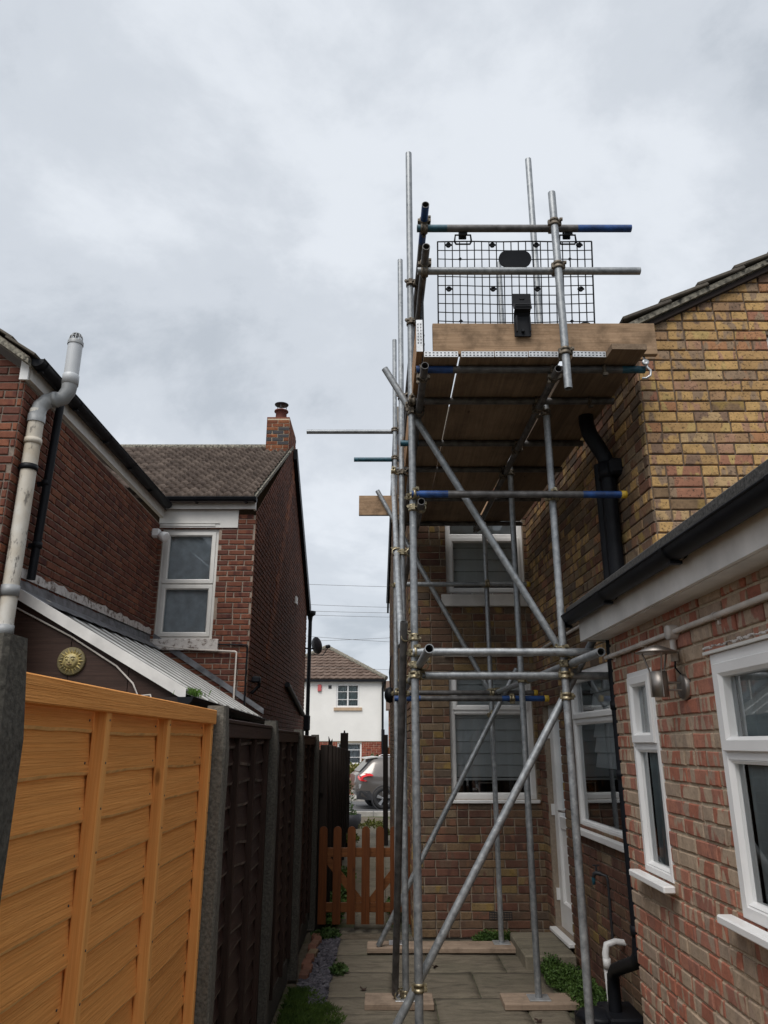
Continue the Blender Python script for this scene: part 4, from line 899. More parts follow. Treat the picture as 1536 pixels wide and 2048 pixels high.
mb = MB(); mb.box(-1.70, -1.66, 6.2, 10.0, 0, 2.03); mb.build('side_wall', M['brown_ply'], lt)
mb = MB(); mb.path([(-3.09, 6.185, 2.84), (-2.6, 6.18, 2.60), (-2.2, 6.18, 2.36), (-2.05, 6.18, 2.22), (-2.0, 6.18, 2.12), (-1.9, 6.18, 2.13), (-1.88, 6.18, 2.07)], .008, n=6); mb.build('cable', M['conduit'], lt)
gutter('gutter', (-1.535, 10.15, 2.03), (-1.555, 5.95, 2.10), lt, r=.062, mat='black_plastic', brackets=(.5, 1.5, 2.5, 3.5))
mb = MB(); mb.box(-1.66, -1.60, 6.0, 10.1, 1.96, 2.09); mb.box(-2.1, -1.60, 5.99, 6.15, 2.02, 2.10); mb.build('gutter_board', M['wood_dark_gap'], lt)
# sun plaque
sn = thing('sun_plaque', 'round yellow sun-face plaque on the brown boarded end', 'plaque', (-2.58, 6.19, 2.40))
t = NT('sun_glaze'); p = t.pos(); n = t.noise(p, 25, 4); c = t.ramp(n, [(.35, (.20,.165,.08)), (.55, (.46,.37,.15)), (.8, (.58,.50,.28))]); M['sun'] = t.set(c, .5)
mb = MB(); mb.lathe((-2.58, 6.198, 2.40), (0,-1,0), [(0, .115), (.014, .115), (.02, .108), (.016, 0)], 32); mb.build('disc', simple('sun_back', (.16,.13,.06), .7), sn)
for k in range(20):
    a = 2*math.pi*k/20; ca, sa = math.cos(a), math.sin(a); L = .112 if k % 2 == 0 else .098; mb = MB(); P = lambda r, o, d: (-2.58+r*ca-o*sa, 6.198-d, 2.40+r*sa+o*ca)
    mb.mesh([P(.062, -.012, .018), P(.062, .012, .018), P(L, 0, .02), P(.075, 0, .034)], [(0, 2, 3), (3, 2, 1), (0, 3, 1)]); mb.build('ray', M['sun'], sn)
mb = MB(); mb.lathe((-2.58, 6.198, 2.40), (0,-1,0), [(.014, .066), (.030, .062), (.042, .048), (.050, .025), (.052, 0)], 28); mb.build('face', M['sun'], sn)
for sx in (-1, 1):
    mb = MB(); mb.lathe((-2.58+sx*.024, 6.150, 2.412), (0,-1,0), [(0, .013), (.006, .010), (.009, 0)], 12); mb.build('eye', M['sun'], sn)
    mb = MB(); mb.path([(-2.58+sx*.042, 6.158, 2.424), (-2.58+sx*.026, 6.149, 2.432), (-2.58+sx*.010, 6.147, 2.426)], .0035, n=5); mb.build('brow', simple('sun_dark%d' % sx, (.10,.08,.03), .7), sn)
mb = MB(); mb.mesh([(-2.587, 6.149, 2.412), (-2.573, 6.149, 2.412), (-2.592, 6.150, 2.388), (-2.568, 6.150, 2.388), (-2.58, 6.132, 2.390)], [(0, 2, 4), (0, 4, 1), (1, 4, 3), (2, 3, 4)]); mb.build('nose', M['sun'], sn)
mb = MB(); mb.path([(-2.60, 6.152, 2.374), (-2.58, 6.144, 2.368), (-2.56, 6.152, 2.374)], .005, n=6); mb.build('mouth', simple('sun_mouth', (.12,.07,.03), .6), sn)
# ================================================================== fence on the left
M['lit_edge'] = simple('lit_edge', (.135,.105,.09), .7, var=.6, scale=8)  # pale slat lips: light caught along the edges put into the colour
PXL = lambda y: -.737-.002*(y-3)         # post line
FX = lambda y: PXL(y)-.030               # panels sit back in the post slots
def fence_panel(label, y0, y1, z0, z1, n, mats, battens, seed, wav=.012, rail=.055, cap=True, tilt=.017):
    r = random.Random(seed); x = FX((y0+y1)/2); root = thing('fence_panel', label, 'fence panel', (x, (y0+y1)/2, 0), 'overlap fence panels in the left run')
    h = (z1-z0)/n
    for i in range(n):
        za = z0+i*h; mb = MB(); N = 24; F0 = []; ph = r.random()*9; amp = wav*r.uniform(.5, 1.6)
        bow = r.uniform(-.002, .004)
        for k in range(N+1):
            u = k/N; y = y0+(y1-y0)*u; e = amp*(math.sin(u*5+ph)*.7+math.sin(u*13+ph*2)*.3)+r.uniform(-.0015, .0015)
            sagx = bow*math.sin(u*math.pi)+.0012*math.sin(u*11+ph)
            F0 += [(FX(y)-.004, y, min(za+h+.025, z1)), (FX(y)+tilt+sagx, y, za+e+(.007 if tilt < .012 else .013)), (FX(y)+tilt-.004+sagx, y, za+e), (FX(y)-.002+sagx, y, za+e-.002)]
        mb.mesh(F0, [(4*k+q, 4*k+4+q, 4*k+5+q, 4*k+1+q)[::-1] for k in range(N) for q in range(3)], 0, 0, False)
        for q_ in range(N): mb.m[q_*3+1] = 1; mb.m[q_*3+2] = 1
        mb.build('slat', [M[mats[0]], M[mats[2]]], root)
    for b in battens:
        mb = MB(); mb.obox((FX(b)+.024, b, (z0+z1)/2-.02), (1,0,0), (0,1,0), (0,0,1), .038, .034, z1-z0-.03, 0, 0, .003); mb.build('batten', M[mats[1]], root)
    if tilt < .012:
        mb = MB()
        for i in range(n):
            for b in battens[1:]:
                for dy_ in (-.045, .012, .05):
                    mb.lathe((FX(b)+(.008 if dy_ != .012 else .0425), b+dy_*(1 if dy_ != .012 else .3), z0+i*h+.030+r.uniform(-.006, .006)), (1,0,0), [(0, .0035), (.0015, .003), (.0018, 0)], 6)
        mb.build('nail_heads', M['dark_metal'], root, 'stuff')
    mb = MB(); ym = (y0+y1)/2; mb.obox((FX(ym)+.030, ym, z1-rail/2-.004), Vector((-.002,1,0)).normalized().cross(Vector((0,0,1))), Vector((-.002,1,0)).normalized(), (0,0,1), .045, y1-y0, rail+.008, 0, 0, .003); mb.build('top_rail', M[mats[0]], root)
    if cap:
        mb = MB(); mb.obox((FX(ym)+.016, ym, z1+.010), Vector((-.002,1,0)).normalized().cross(Vector((0,0,1))), Vector((-.002,1,0)).normalized(), (0,0,1), .085, y1-y0, .018, 0, 0, .003); mb.build('capping', M[mats[0]], root)
    mb = MB(); mb.obox((FX(ym)+.0, ym, z0/2-.01), Vector((-.002,1,0)).normalized().cross(Vector((0,0,1))), Vector((-.002,1,0)).normalized(), (0,0,1), .045, y1-y0, z0+.02, 0, 0, .004); mb.build('gravel_board', M['conc_post_dark'], root)
    return root
def post(label, y, h, mat, w=.10, dx=0.0):
    mb = MB(); x = PXL(y)+.014+dx; hw = w/2; r = random.Random(int(y*100)); V = []
    for k in range(13):
        z = h*k/12 if k < 12 else h; q = hw*(1 if k < 12 else .78); V += [(x+a*q+r.uniform(-.002,.002), y+b*q+r.uniform(-.002,.002), z+(.0 if k < 12 else .022)) for a, b in ((-.85,-1), (.85,-1), (1,-.8), (1,.8), (.85,1), (-.85,1), (-1,.8), (-1,-.8))]
    F = [(8*k+i, 8*k+(i+1) % 8, 8*k+8+(i+1) % 8, 8*k+8+i) for k in range(12) for i in range(8)]+[tuple(8*12+i for i in range(8))]
    mb.mesh(V, F); return tag(mb.build('concrete_post', M[mat]), label, 'fence post', 'concrete fence posts in the left run')
post('nearest mossy concrete fence post at the left edge of the picture', 1.372, 1.918, 'conc_post_dark', .11, .004)
post('concrete fence post between the orange and the dark brown panels', 3.335, 1.885, 'conc_post')
post('second concrete fence post along the dark brown panels', 4.98, 1.87, 'conc_post_dark')
post('third concrete fence post along the dark panels, beside the slate chippings', 6.61, 1.845, 'conc_post_dark')
post('farthest concrete fence post beside the picket gate', 8.24, 1.82, 'conc_post_dark')
fence_panel('new orange-brown overlap fence panel at lower left', 1.44, 3.28, .16, 1.887, 16, ('fence_orange', 'fence_orange_z', 'orange_edge'), (1.43, 2.02, 2.60, 3.255), 1, .005, .050, False, .010)
fence_panel('dark brown overlap fence panel next to the orange one', 3.385, 4.93, .16, 1.84, 17, ('fence_brown', 'fence_brown_z', 'lit_edge'), (3.41, 3.92, 4.42, 4.90), 2, .020)
fence_panel('dark brown overlap fence panel, second one past the orange panel', 5.035, 6.56, .16, 1.825, 17, ('fence_brown', 'fence_brown_z', 'lit_edge'), (5.06, 5.56, 6.06, 6.53), 3, .020)
fence_panel('dark brown overlap fence panel beside the slate chippings', 6.665, 8.19, .16, 1.805, 17, ('fence_brown', 'fence_brown_z', 'lit_edge'), (6.7, 7.2, 7.7, 8.16), 4, .020)
# upright boards beyond the gate
g = random.Random(17); y = 8.32; k = 0
cb = thing('close_board_fence', 'dark weathered fence of upright boards beyond the picket gate', 'fence', (-.70, 12, 0))
while y < 16.2:
    hgt = 1.70-.0*(y-8)+g.uniform(-.03, .02); mb = MB(); xx = -.70-.014*(y-8.3); zz = -.19*max(0, y-9)/11-.03; mb.obox((xx+g.uniform(-.008, .008), y+.07, zz+hgt/2), (1,0,0), (0,1,0), (0,0,1), .022, .135, hgt, 0, 0, .003); mb.build('fence_board', M['fence_black'], cb)
    if k % 6 == 0:
        mb = MB(); mb.obox((xx+.06, y+.05, zz+.88), (1,0,0), (0,1,0), (0,0,1), .085, .085, 1.78, 0, 0, .006); mb.build('fence_post', M['fence_black'], cb)
    y += .145; k += 1
for zz in (.45, 1.3):
    mb = MB(); mb.obox((-.715, 12.2, zz-.06), Vector((1,.014,0)).normalized(), Vector((-.014,1,-.012)).normalized(), (0,0,1), .045, 7.8, .07); mb.build('rail', M['fence_black'], cb)
mb = MB(); mb.obox((-.84, 16.4, .92), (1,0,0), (0,1,0), (0,0,1), .16, .12, 2.10, 0, 0, .008); mb.lathe((-.84, 16.4, 1.97), (0,0,1), [(0, .02), (.05, .015), (.05, 0)], 8); tag(mb.build('gate_post', M['fence_black']), 'tall black timber gate post at the end of the left fence', 'gate post')
mb = MB(); mb.prism([(-1.02, 14.2, -.1), (-.95, 14.2, -.1), (-.95, 14.2, 1.84), (-.98, 14.2, 1.78), (-1.0, 14.2, 1.83), (-1.02, 14.2, 1.88)], (0, .09, 0)); tag(mb.build('broken_post', M['fence_black']), 'broken dark post stub poking above the left fence', 'fence post')
mb = MB(); mb.obox((.03, 15.6, .90), (1,0,0), (0,1,0), (0,0,1), .10, .10, 2.05, 0, 0, .008)
gp = mb.build('gate_post', M['fence_black']); tag(gp, 'dark timber gate post against the right-hand house flank', 'gate post')

# ================================================================== picket gate
GY = 8.16; gt = thing('picket_gate', 'low orange-brown picket gate with rounded tops across the alley', 'gate', (-.17, GY, 0))
for i in range(7):
    xc = -.615+i*.1435; mb = MB(); w2 = .041; poly = [(xc-w2, GY-.012, .055), (xc+w2, GY-.012, .055), (xc+w2, GY-.012, .905)]+[(xc+w2*math.cos(R(a)), GY-.012, .905+w2*math.sin(R(a))) for a in range(20, 180, 20)]+[(xc-w2, GY-.012, .905)]
    mb.prism(poly[::-1], (0, .02, 0)); mb.build('picket', M['gate'], gt)
for zc in (.70, .20):
    mb = MB(); mb.obox((-.185, GY+.027, zc), (1,0,0), (0,1,0), (0,0,1), .92, .034, .085, 0, 0, .003); mb.build('rail', M['gate_x'], gt)
for sx in (-1, 1):
    a = Vector((-.185+sx*.40, GY+.027, .655)); b = Vector((-.185+sx*.05, GY+.027, .245)); d = (b-a).normalized(); mb = MB(); mb.obox((a+b)/2, d, Vector((0,1,0)), d.cross(Vector((0,1,0))), (b-a).length, .03, .07); mb.build('brace', M['gate_x'], gt)

# ================================================================== scaffold
sc = thing('scaffold_tower', 'galvanised tube scaffold tower with couplers beside the brick house', 'scaffold', (.65, 6.1, 0))
TR = .0242; TUBES = {}
def tube(key, name, p0, p1, base='galv', paint=(), cap=None, n=16, hollow=True):
    p0, p1 = Vector(p0), Vector(p1); TUBES[key] = (p0, p1); mats = [M[base]]+[M[x[2]] for x in paint]; mb = MB(); cuts = sorted({0.0, 1.0, *[x[0] for x in paint], *[x[1] for x in paint]})
    for a, b in zip(cuts, cuts[1:]):
        mi = 0
        for k, x in enumerate(paint):
            if x[0] <= (a+b)/2 <= x[1]: mi = k+1
        mb.tube(p0.lerp(p1, a), p0.lerp(p1, b), TR, n=n, mat=mi, caps=False)
    d = (p1-p0).normalized(); aa = d.orthogonal().normalized(); bb = d.cross(aa)
    for p, sg in ((p0, 1), (p1, -1)):
        ro = [p+(aa*math.cos(2*math.pi*i/n)+bb*math.sin(2*math.pi*i/n))*TR for i in range(n)]; ri = [p+(aa*math.cos(2*math.pi*i/n)+bb*math.sin(2*math.pi*i/n))*(TR-.004) for i in range(n)]; rd_ = [q+d*sg*.3 for q in ri]
        mb.mesh(ro+ri+rd_, [(i, n+i, n+(i+1) % n, (i+1) % n)[::sg] for i in range(n)]+[(n+i, 2*n+i, 2*n+(i+1) % n, n+(i+1) % n)[::sg] for i in range(n)]+[tuple(range(2*n, 3*n))])
    o = mb.build(name, mats, sc)
    if cap:
        m2 = MB(); e = p1 if cap > 0 else p0; dd = d if cap > 0 else -d; m2.lathe(e-dd*.03, dd, [(0, TR), (0, TR+.003), (.034, TR+.003), (.038, TR), (.038, 0)], 16); m2.build('end_cap', M['yellow_cap'], o)
    return o
# standards
S1 = (.195, 4.75); S2 = (.153, 5.97); S3 = (.12, 7.49); R1 = (1.145, 4.77); R2 = (1.087, 5.98); R3 = (1.055, 7.49)
for k, (x, y), za, zb in (('S1', S1, 0, 6.22), ('S2', S2, .045, 6.12), ('S3', S3, .045, 6.16), ('R1', R1, 0, 6.18), ('R2', R2, .045, 6.10), ('R3', R3, .045, 3.98)):
    tube(k, 'standard', (x, y, za), (x+.0, y, zb))
tube('P1', 'standard', (1.105, 4.005, 3.78), (1.100, 4.005, 5.20))
# under the platform
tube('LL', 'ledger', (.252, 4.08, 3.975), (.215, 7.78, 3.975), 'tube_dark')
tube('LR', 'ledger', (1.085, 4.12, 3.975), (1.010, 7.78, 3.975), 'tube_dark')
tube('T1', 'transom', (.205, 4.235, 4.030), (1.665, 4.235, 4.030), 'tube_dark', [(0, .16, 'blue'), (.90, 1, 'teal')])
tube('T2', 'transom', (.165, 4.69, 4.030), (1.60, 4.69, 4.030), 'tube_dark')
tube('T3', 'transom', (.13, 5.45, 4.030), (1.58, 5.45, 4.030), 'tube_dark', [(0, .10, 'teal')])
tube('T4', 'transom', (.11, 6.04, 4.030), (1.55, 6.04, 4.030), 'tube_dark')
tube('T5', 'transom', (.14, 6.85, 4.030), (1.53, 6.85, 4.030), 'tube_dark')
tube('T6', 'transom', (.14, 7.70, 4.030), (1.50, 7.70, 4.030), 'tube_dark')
# guard rails round the platform
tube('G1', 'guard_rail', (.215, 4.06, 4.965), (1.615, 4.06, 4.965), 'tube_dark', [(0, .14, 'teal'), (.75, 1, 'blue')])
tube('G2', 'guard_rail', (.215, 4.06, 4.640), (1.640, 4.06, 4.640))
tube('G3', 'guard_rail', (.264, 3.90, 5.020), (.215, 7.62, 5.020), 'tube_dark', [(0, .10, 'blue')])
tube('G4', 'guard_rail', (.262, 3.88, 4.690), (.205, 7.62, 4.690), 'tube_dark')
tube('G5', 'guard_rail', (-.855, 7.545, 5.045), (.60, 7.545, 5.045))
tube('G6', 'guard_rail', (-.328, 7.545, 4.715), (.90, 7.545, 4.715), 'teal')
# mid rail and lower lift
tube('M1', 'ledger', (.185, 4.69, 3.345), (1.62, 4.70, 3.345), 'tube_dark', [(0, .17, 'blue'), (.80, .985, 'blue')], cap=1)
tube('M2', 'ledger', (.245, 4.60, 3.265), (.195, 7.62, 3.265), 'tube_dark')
tube('M3', 'ledger', (.155, 7.43, 3.305), (1.485, 7.43, 3.305), 'galv', cap=1)
tube('H1', 'ledger', (.180, 4.685, 2.300), (1.33, 4.70, 2.300))
tube('H2', 'ledger', (.225, 4.83, 2.165), (1.50, 4.83, 2.165), 'galv')
tube('H3', 'ledger', (.10, 7.43, 2.225), (1.495, 7.43, 2.225), 'tube_dark', cap=1)
tube('H4', 'ledger', (.09, 6.62, 2.125), (1.425, 6.62, 2.125), 'tube_dark', [(0, .17, 'blue'), (.70, .985, 'blue')], cap=1)
tube('HL', 'ledger', (.237, 3.90, 2.225), (.185, 7.60, 2.225))
tube('HR', 'ledger', (1.200, 4.13, 2.235), (1.115, 7.60, 2.235))
# braces
tube('D1', 'brace', (.005, 4.825, 4.355), (1.135, 4.835, 2.34))
tube('D2', 'brace', (1.40, 4.84, 2.46), (-.055, 4.83, .03))
tube('D3', 'brace', (-.05, 7.36, .05), (1.30, 7.38, 2.45))
tube('D4', 'brace', (-.072, 7.56, 4.36), (1.08, 7.55, 2.20))
tube('D5', 'brace', (.095, 7.42, 4.48), (.115, 4.88, 2.36))
tube('D6', 'brace', (.127, 4.70, 2.49), (.078, 5.96, .075), 'tube_dark')
# couplers
CP = MB(); N = 14
def cring(ax, c, w=.046):
    CP.lathe(c-ax*w/2, ax, [(0, TR), (0, TR+.007), (w*.34, TR+.0075), (w*.36, TR+.004), (w*.64, TR+.004), (w*.66, TR+.0075), (w, TR+.007), (w, TR)], N)
cring(Vector((0,0,1)), Vector((0,0,0))); cring(Vector((1,0,0)), Vector((0,.058,0)))
CP.obox((0, .029, 0), (1,0,0), (0,1,0), (0,0,1), .036, .018, .036)
CP.tube((.036, -.045, 0), (.036, .030, 0), .0055, n=8); CP.obox((.036, -.034, 0), (1,0,0), (0,1,0), (0,0,1), .019, .013, .019); CP.obox((.036, .0, 0), (1,0,0), (0,1,0), (0,0,1), .016, .022, .040)
CP.tube((0, .095, .036), (0, .020, .036), .0055, n=8); CP.obox((0, .085, .036), (1,0,0), (0,1,0), (0,0,1), .019, .013, .019); CP.obox((0, .058, .036), (1,0,0), (0,1,0), (0,0,1), .040, .022, .016)
CP.obox((-.034, 0, 0), (1,0,0), (0,1,0), (0,0,1), .014, .02, .034)
cpo = CP.build('coupler', M['coupler']); cp_me = cpo.data; bpy.data.objects.remove(cpo); cp_old = cp_me.copy(); cp_old.materials.clear(); cp_old.materials.append(M['coupler_old'])
def coupler(a, b, old=False):
    """clamp where two tubes pass each other"""
    p, q = TUBES[a]; r, s = TUBES[b]; u = (q-p).normalized(); v = (s-r).normalized(); w = p-r
    A, B, C, D, E_ = 1, u.dot(v), 1, u.dot(w), v.dot(w); den = A*C-B*B
    if den < .01: return
    t1 = (B*E_-C*D)/den; t2 = (A*E_-B*D)/den; t1 = max(.03, min((q-p).length-.03, t1)); t2 = max(.03, min((s-r).length-.03, t2))
    c1 = p+u*t1; c2 = r+v*t2; yv = (c2-c1)
    yv = yv-u*yv.dot(u)
    if yv.length < .005: yv = u.cross(v)
    yv.normalize(); zv = u; xv = yv.cross(zv)
    if xv.dot(v) < 0 and False: xv = -xv
    o = bpy.data.objects.new('coupler', cp_old if old else cp_me); COL.objects.link(o); adopt(o, sc)
    o.matrix_basis = Matrix.Translation(c1) @ Matrix((xv, yv, zv)).transposed().to_4x4()
for a, b in (('S1','M1'), ('S1','M2'), ('S1','H1'), ('S1','H2'), ('S1','HL'), ('R1','M1'), ('R1','H1'), ('R1','HR'), ('R1','H2'), ('R1','D1'), ('S1','D2'), ('S3','M3'), ('R3','M3'), ('R3','H3'), ('S3','H3'), ('R2','HR'), ('R3','HR'), ('S2','HL'), ('S2','D6'), ('S2','D5'), ('S3','D5'), ('R3','D3'), ('S2','H4'), ('H4','D3'), ('S2','M2'), ('R1','D2'), ('S1','D6'), ('R3','D4')): coupler(a, b)
for a, b in (('S1','G3'), ('S1','G4'), ('P1','G1'), ('P1','G2'), ('G3','G1'), ('G4','G2'), ('S1','LL'), ('R1','LR'), ('R2','LR'), ('LR','T2'), ('LR','T1'), ('LL','T1'), ('P1','T1'), ('S2','LL'), ('S3','LL'), ('S3','G5'), ('S3','G6'), ('S2','G4'), ('LR','T4'), ('LR','T3'), ('S1','T2'), ('S1','D1'), ('S3','D4'), ('LR','T6')): coupler(a, b, True)
# board clips and end bracket hanging from the front transom
for xx, yy in ((1.40, 4.235), (1.43, 4.69)):
    mb = MB(); mb.lathe((xx-.012, yy, 4.03), (1,0,0), [(0, TR), (0, TR+.006), (.024, TR+.006), (.024, TR)], 12); mb.tube((xx, yy-.03, 4.06), (xx, yy-.03, 3.97), .006, n=6); mb.obox((xx, yy-.03, 3.98), (1,0,0), (0,1,0), (0,0,1), .03, .03, .02); mb.build('board_clip', M['coupler_old'], sc)
mb = MB(); mb.path([(1.655, 4.20, 4.10), (1.66, 4.195, 4.06), (1.665, 4.19, 4.02), (1.685, 4.19, 4.0), (1.68, 4.19, 3.965), (1.65, 4.19, 3.945), (1.63, 4.20, 3.95)], .008, n=8, mat=0); mb.lathe((1.655, 4.19, 4.055), (0,-1,0), [(0, .022), (.012, .022), (.012, .01), (.008, 0)], 12); mb.build('end_bracket', M['band'], sc)
for (x, y) in (S2, S3, R2, R3):
    mb = MB(); mb.obox((x, y, .0475), (1,0,0), (0,1,0), (0,0,1), .15, .15, .006, 0, 0, .002); mb.tube((x, y, .05), (x, y, .10), .018, n=10); mb.build('base_plate', M['band'], sc)

# boards, toe boards, sole boards: lifted off one by one, so things of their own
def band(o, c, ax, ay, az, lx, ly, lz, slots=9):
    mb = MB(); mb.obox(c, ax, ay, az, lx, ly, lz, 0, 0, .001); c = Vector(c); ax, ay, az = Vector(ax), Vector(ay), Vector(az)
    for i in range(slots):
        for j in (-1, 1): mb.obox(c+ax*(lx*(-.5+(i+.5)/slots))-ay*(ly/2+.0006)+az*j*lz*.22, ax, ay, az, lx/slots*.45, .0012, lz*.16, 1)
    mb.build('end_band', [M['band'], M['dark_metal']], o)
def sboard(label, x0, x1, y0, y1, z, slope, mat='board', banded=True):
    mb = MB(); d = Vector((slope, 1, 0)).normalized(); s_ = d.cross(Vector((0,0,1))); c = Vector(((x0+x1)/2+slope*(y1-y0)/2, (y0+y1)/2, z+.019)); r = random.Random(int(x0*1000)); N = 20; V = []
    for k in range(N+1):
        f = k/N-.5; sag = .004*math.sin(f*9+x0*7)+r.uniform(-.0012, .0012); pc = c+d*f*(y1-y0)+Vector((0,0,sag*.4))
        V += [pc-s_*(x1-x0)/2-Vector((0,0,.019)), pc+s_*(x1-x0)/2-Vector((0,0,.019)), pc+s_*(x1-x0)/2+Vector((0,0,.019)), pc-s_*(x1-x0)/2+Vector((0,0,.019))]
    mb.mesh(V, [(4*k+i, 4*k+(i+1) % 4, 4*k+4+(i+1) % 4, 4*k+4+i) for k in range(N) for i in range(4)]+[(0, 3, 2, 1), (4*N, 4*N+1, 4*N+2, 4*N+3)])
    root = thing('scaffold_board', label, 'scaffold board', (c.x, y0, z), 'boards of the scaffold platform'); mb.build('plank', M[mat], root)
    if banded: band(root, Vector(((x0+x1)/2, y0-.001, z+.019)), s_, d, Vector((0,0,1)), x1-x0-.002, .004, .040)
    return root
BZ = 4.056
sboard('leftmost platform board with a punched metal end band', .250, .465, 4.12, 7.76, BZ, -.004)
sboard('second platform board from the left, light gap along its left edge', .482, .690, 4.12, 7.76, BZ, -.008)
sboard('third platform board from the left', .692, .902, 4.12, 7.76, BZ, -.018)
sboard('fourth platform board from the left, ending beside the upright tube', .904, 1.113, 4.12, 7.76, BZ, -.030)
sboard('fifth platform board, right of the upright tube', 1.178, 1.390, 4.12, 7.72, BZ, -.034)
sboard('plain-ended platform board next to the house wall, sticking out furthest', 1.396, 1.612, 4.02, 7.70, BZ, -.036, 'board', False)
def plank(name, label, c, ax, ay, az, lx, ly, lz, mat, group, cat, bands=()):
    mb = MB(); mb.obox(c, ax, ay, az, lx, ly, lz, 0, 0, .003); root = thing(name, label, cat, (c[0], c[1], c[2]-lz/2), group); mb.build('plank', M[mat], root); return root
TZ = BZ+.040
tf = plank('toe_board', 'long brown toe board along the front of the scaffold platform', (1.02, 4.175, TZ+.112), Vector((1,0,0)), Vector((0,1,0)), Vector((0,0,1)), 1.42, .038, .222, 'toe_x', 'toe boards of the platform', 'toe board')
tl = plank('toe_board', 'pale toe board edge-on along the left side of the platform', (.208, 5.90, TZ+.112), Vector((1,.009,0)).normalized(), Vector((-.009,1,0)).normalized(), Vector((0,0,1)), .038, 3.55, .225, 'toe_y', 'toe boards of the platform', 'toe board')
mb = MB(); mb.obox((.224, 4.122, TZ+.112), (1,0,0), (0,1,0), (0,0,1), .042, .004, .227, 0, 0, .001)
for i in range(7):
    for j in (-1, 1): mb.obox((.224+j*.009, 4.1195, TZ+.06+i*.022), (1,0,0), (0,1,0), (0,0,1), .006, .0015, .012, 1)
mb.build('end_band', [M['band'], M['dark_metal']], tl)
plank('toe_board', 'far toe board sticking out to the left beyond the scaffold', (.50, 7.60, TZ+.106), Vector((1,0,0)), Vector((0,1,0)), Vector((0,0,1)), 1.54, .038, .222, 'toe_x', 'toe boards of the platform', 'toe board')
def sole(label, x0, x1, y0, y1):
    mb = MB(); mb.obox(((x0+x1)/2, (y0+y1)/2, .0235), (1,0,0), (0,1,0), (0,0,1), x1-x0, y1-y0, .041, 0, 0, .004); return tag(mb.build('sole_board', M['sole']), label, 'sole board', 'timber sole boards under the scaffold feet')
sole('short pinkish sole board under the near left scaffold foot', -.135, .345, 5.86, 6.10)
sole('short pale sole board under the near right scaffold foot', .83, 1.345, 5.86, 6.10)
sole('long sole board across the far scaffold feet in front of the back wall', -.15, 1.285, 7.31, 7.56)
# plastic brick guards
def brick_guard(label, O, ax, up_, nc, nr, cw, rh_, full=True):
    O, ax, up_ = Vector(O), Vector(ax).normalized(), Vector(up_).normalized(); nn = ax.cross(up_); root = thing('brick_guard', label, 'brick guard', O, 'black mesh brick guards on the platform'); Wd, Ht = nc*cw, nr*rh_
    mb = MB()
    for i in range(nc+1): mb.obox(O+ax*i*cw+up_*Ht/2, ax, nn, up_, .0062 if 0 < i < nc else .009, .006, Ht)
    for j in range(nr+1):
        sg = .012*(1-j/nr); mb.path([O+ax*Wd*k/12+up_*(j*rh_-sg*math.sin(math.pi*k/12))+nn*.003*math.sin(k*1.3+j) for k in range(13)], .0034 if 0 < j < nr else .0046, n=6)
    mb.build('mesh_grid', M['black_plastic'], root)
    if full:
        cx, cz = Wd*.50, Ht-rh_*2.0; V = []
        poly = [O+ax*(cx+(.055 if math.cos(R(a)) > 0 else -.055)+.052*math.cos(R(a)))+up_*(cz+.056*math.sin(R(a)))-nn*.006 for a in range(0, 360, 15)]
        m2 = MB(); m2.prism(poly, nn*.012); m2.build('oval_plate', M['black_plastic'], root)
        for fx in (.07, .355, .64, .92):
            for fz in (Ht-.40*rh_, Ht-5.4*rh_):
                m2 = MB(); m2.lathe(O+ax*Wd*fx+up_*fz-nn*.006, nn, [(0, .007), (0, .017), (.012, .017), (.012, .007), (0, .007)], 12); m2.obox(O+ax*Wd*fx+up_*fz, ax, nn, up_, .044, .005, .012); m2.build('lug', M['black_plastic'], root)
        for fx in (.145, .855):
            for fz in (Ht-2*rh_, Ht-9*rh_):
                m2 = MB(); m2.obox(O+ax*Wd*fx+up_*fz, (ax+up_).normalized(), nn, (up_-ax).normalized(), .018, .008, .018); m2.build('stud', M['black_plastic'], root)
        for fx in (.165, .845):
            h0 = O+ax*Wd*fx+up_*Ht; m2 = MB(); m2.path([h0+ax*-.055, h0+ax*-.045+up_*-.018, h0+ax*.045+up_*-.018, h0+ax*.055, h0+ax*.05+up_*.045, h0+ax*-.05+up_*.045, h0+ax*-.055], .0065, n=6)
            m2.obox(h0+up_*.060-nn*.028, ax, nn, up_, .052, .012, .062, 0, 0, .004); m2.obox(h0+up_*.092-nn*.0, ax, nn, up_, .062, .062, .010, 0, 0, .003); m2.obox(h0+up_*.060+nn*.028, ax, nn, up_, .052, .010, .06); m2.build('hook', M['black_plastic'], root)
    return root
bgd = brick_guard('black plastic mesh brick guard hanging at the front of the platform', (.352, 4.225, 4.245), (1, 0, .0), (0, -.18, 1), 21, 11, .0482, .0605)
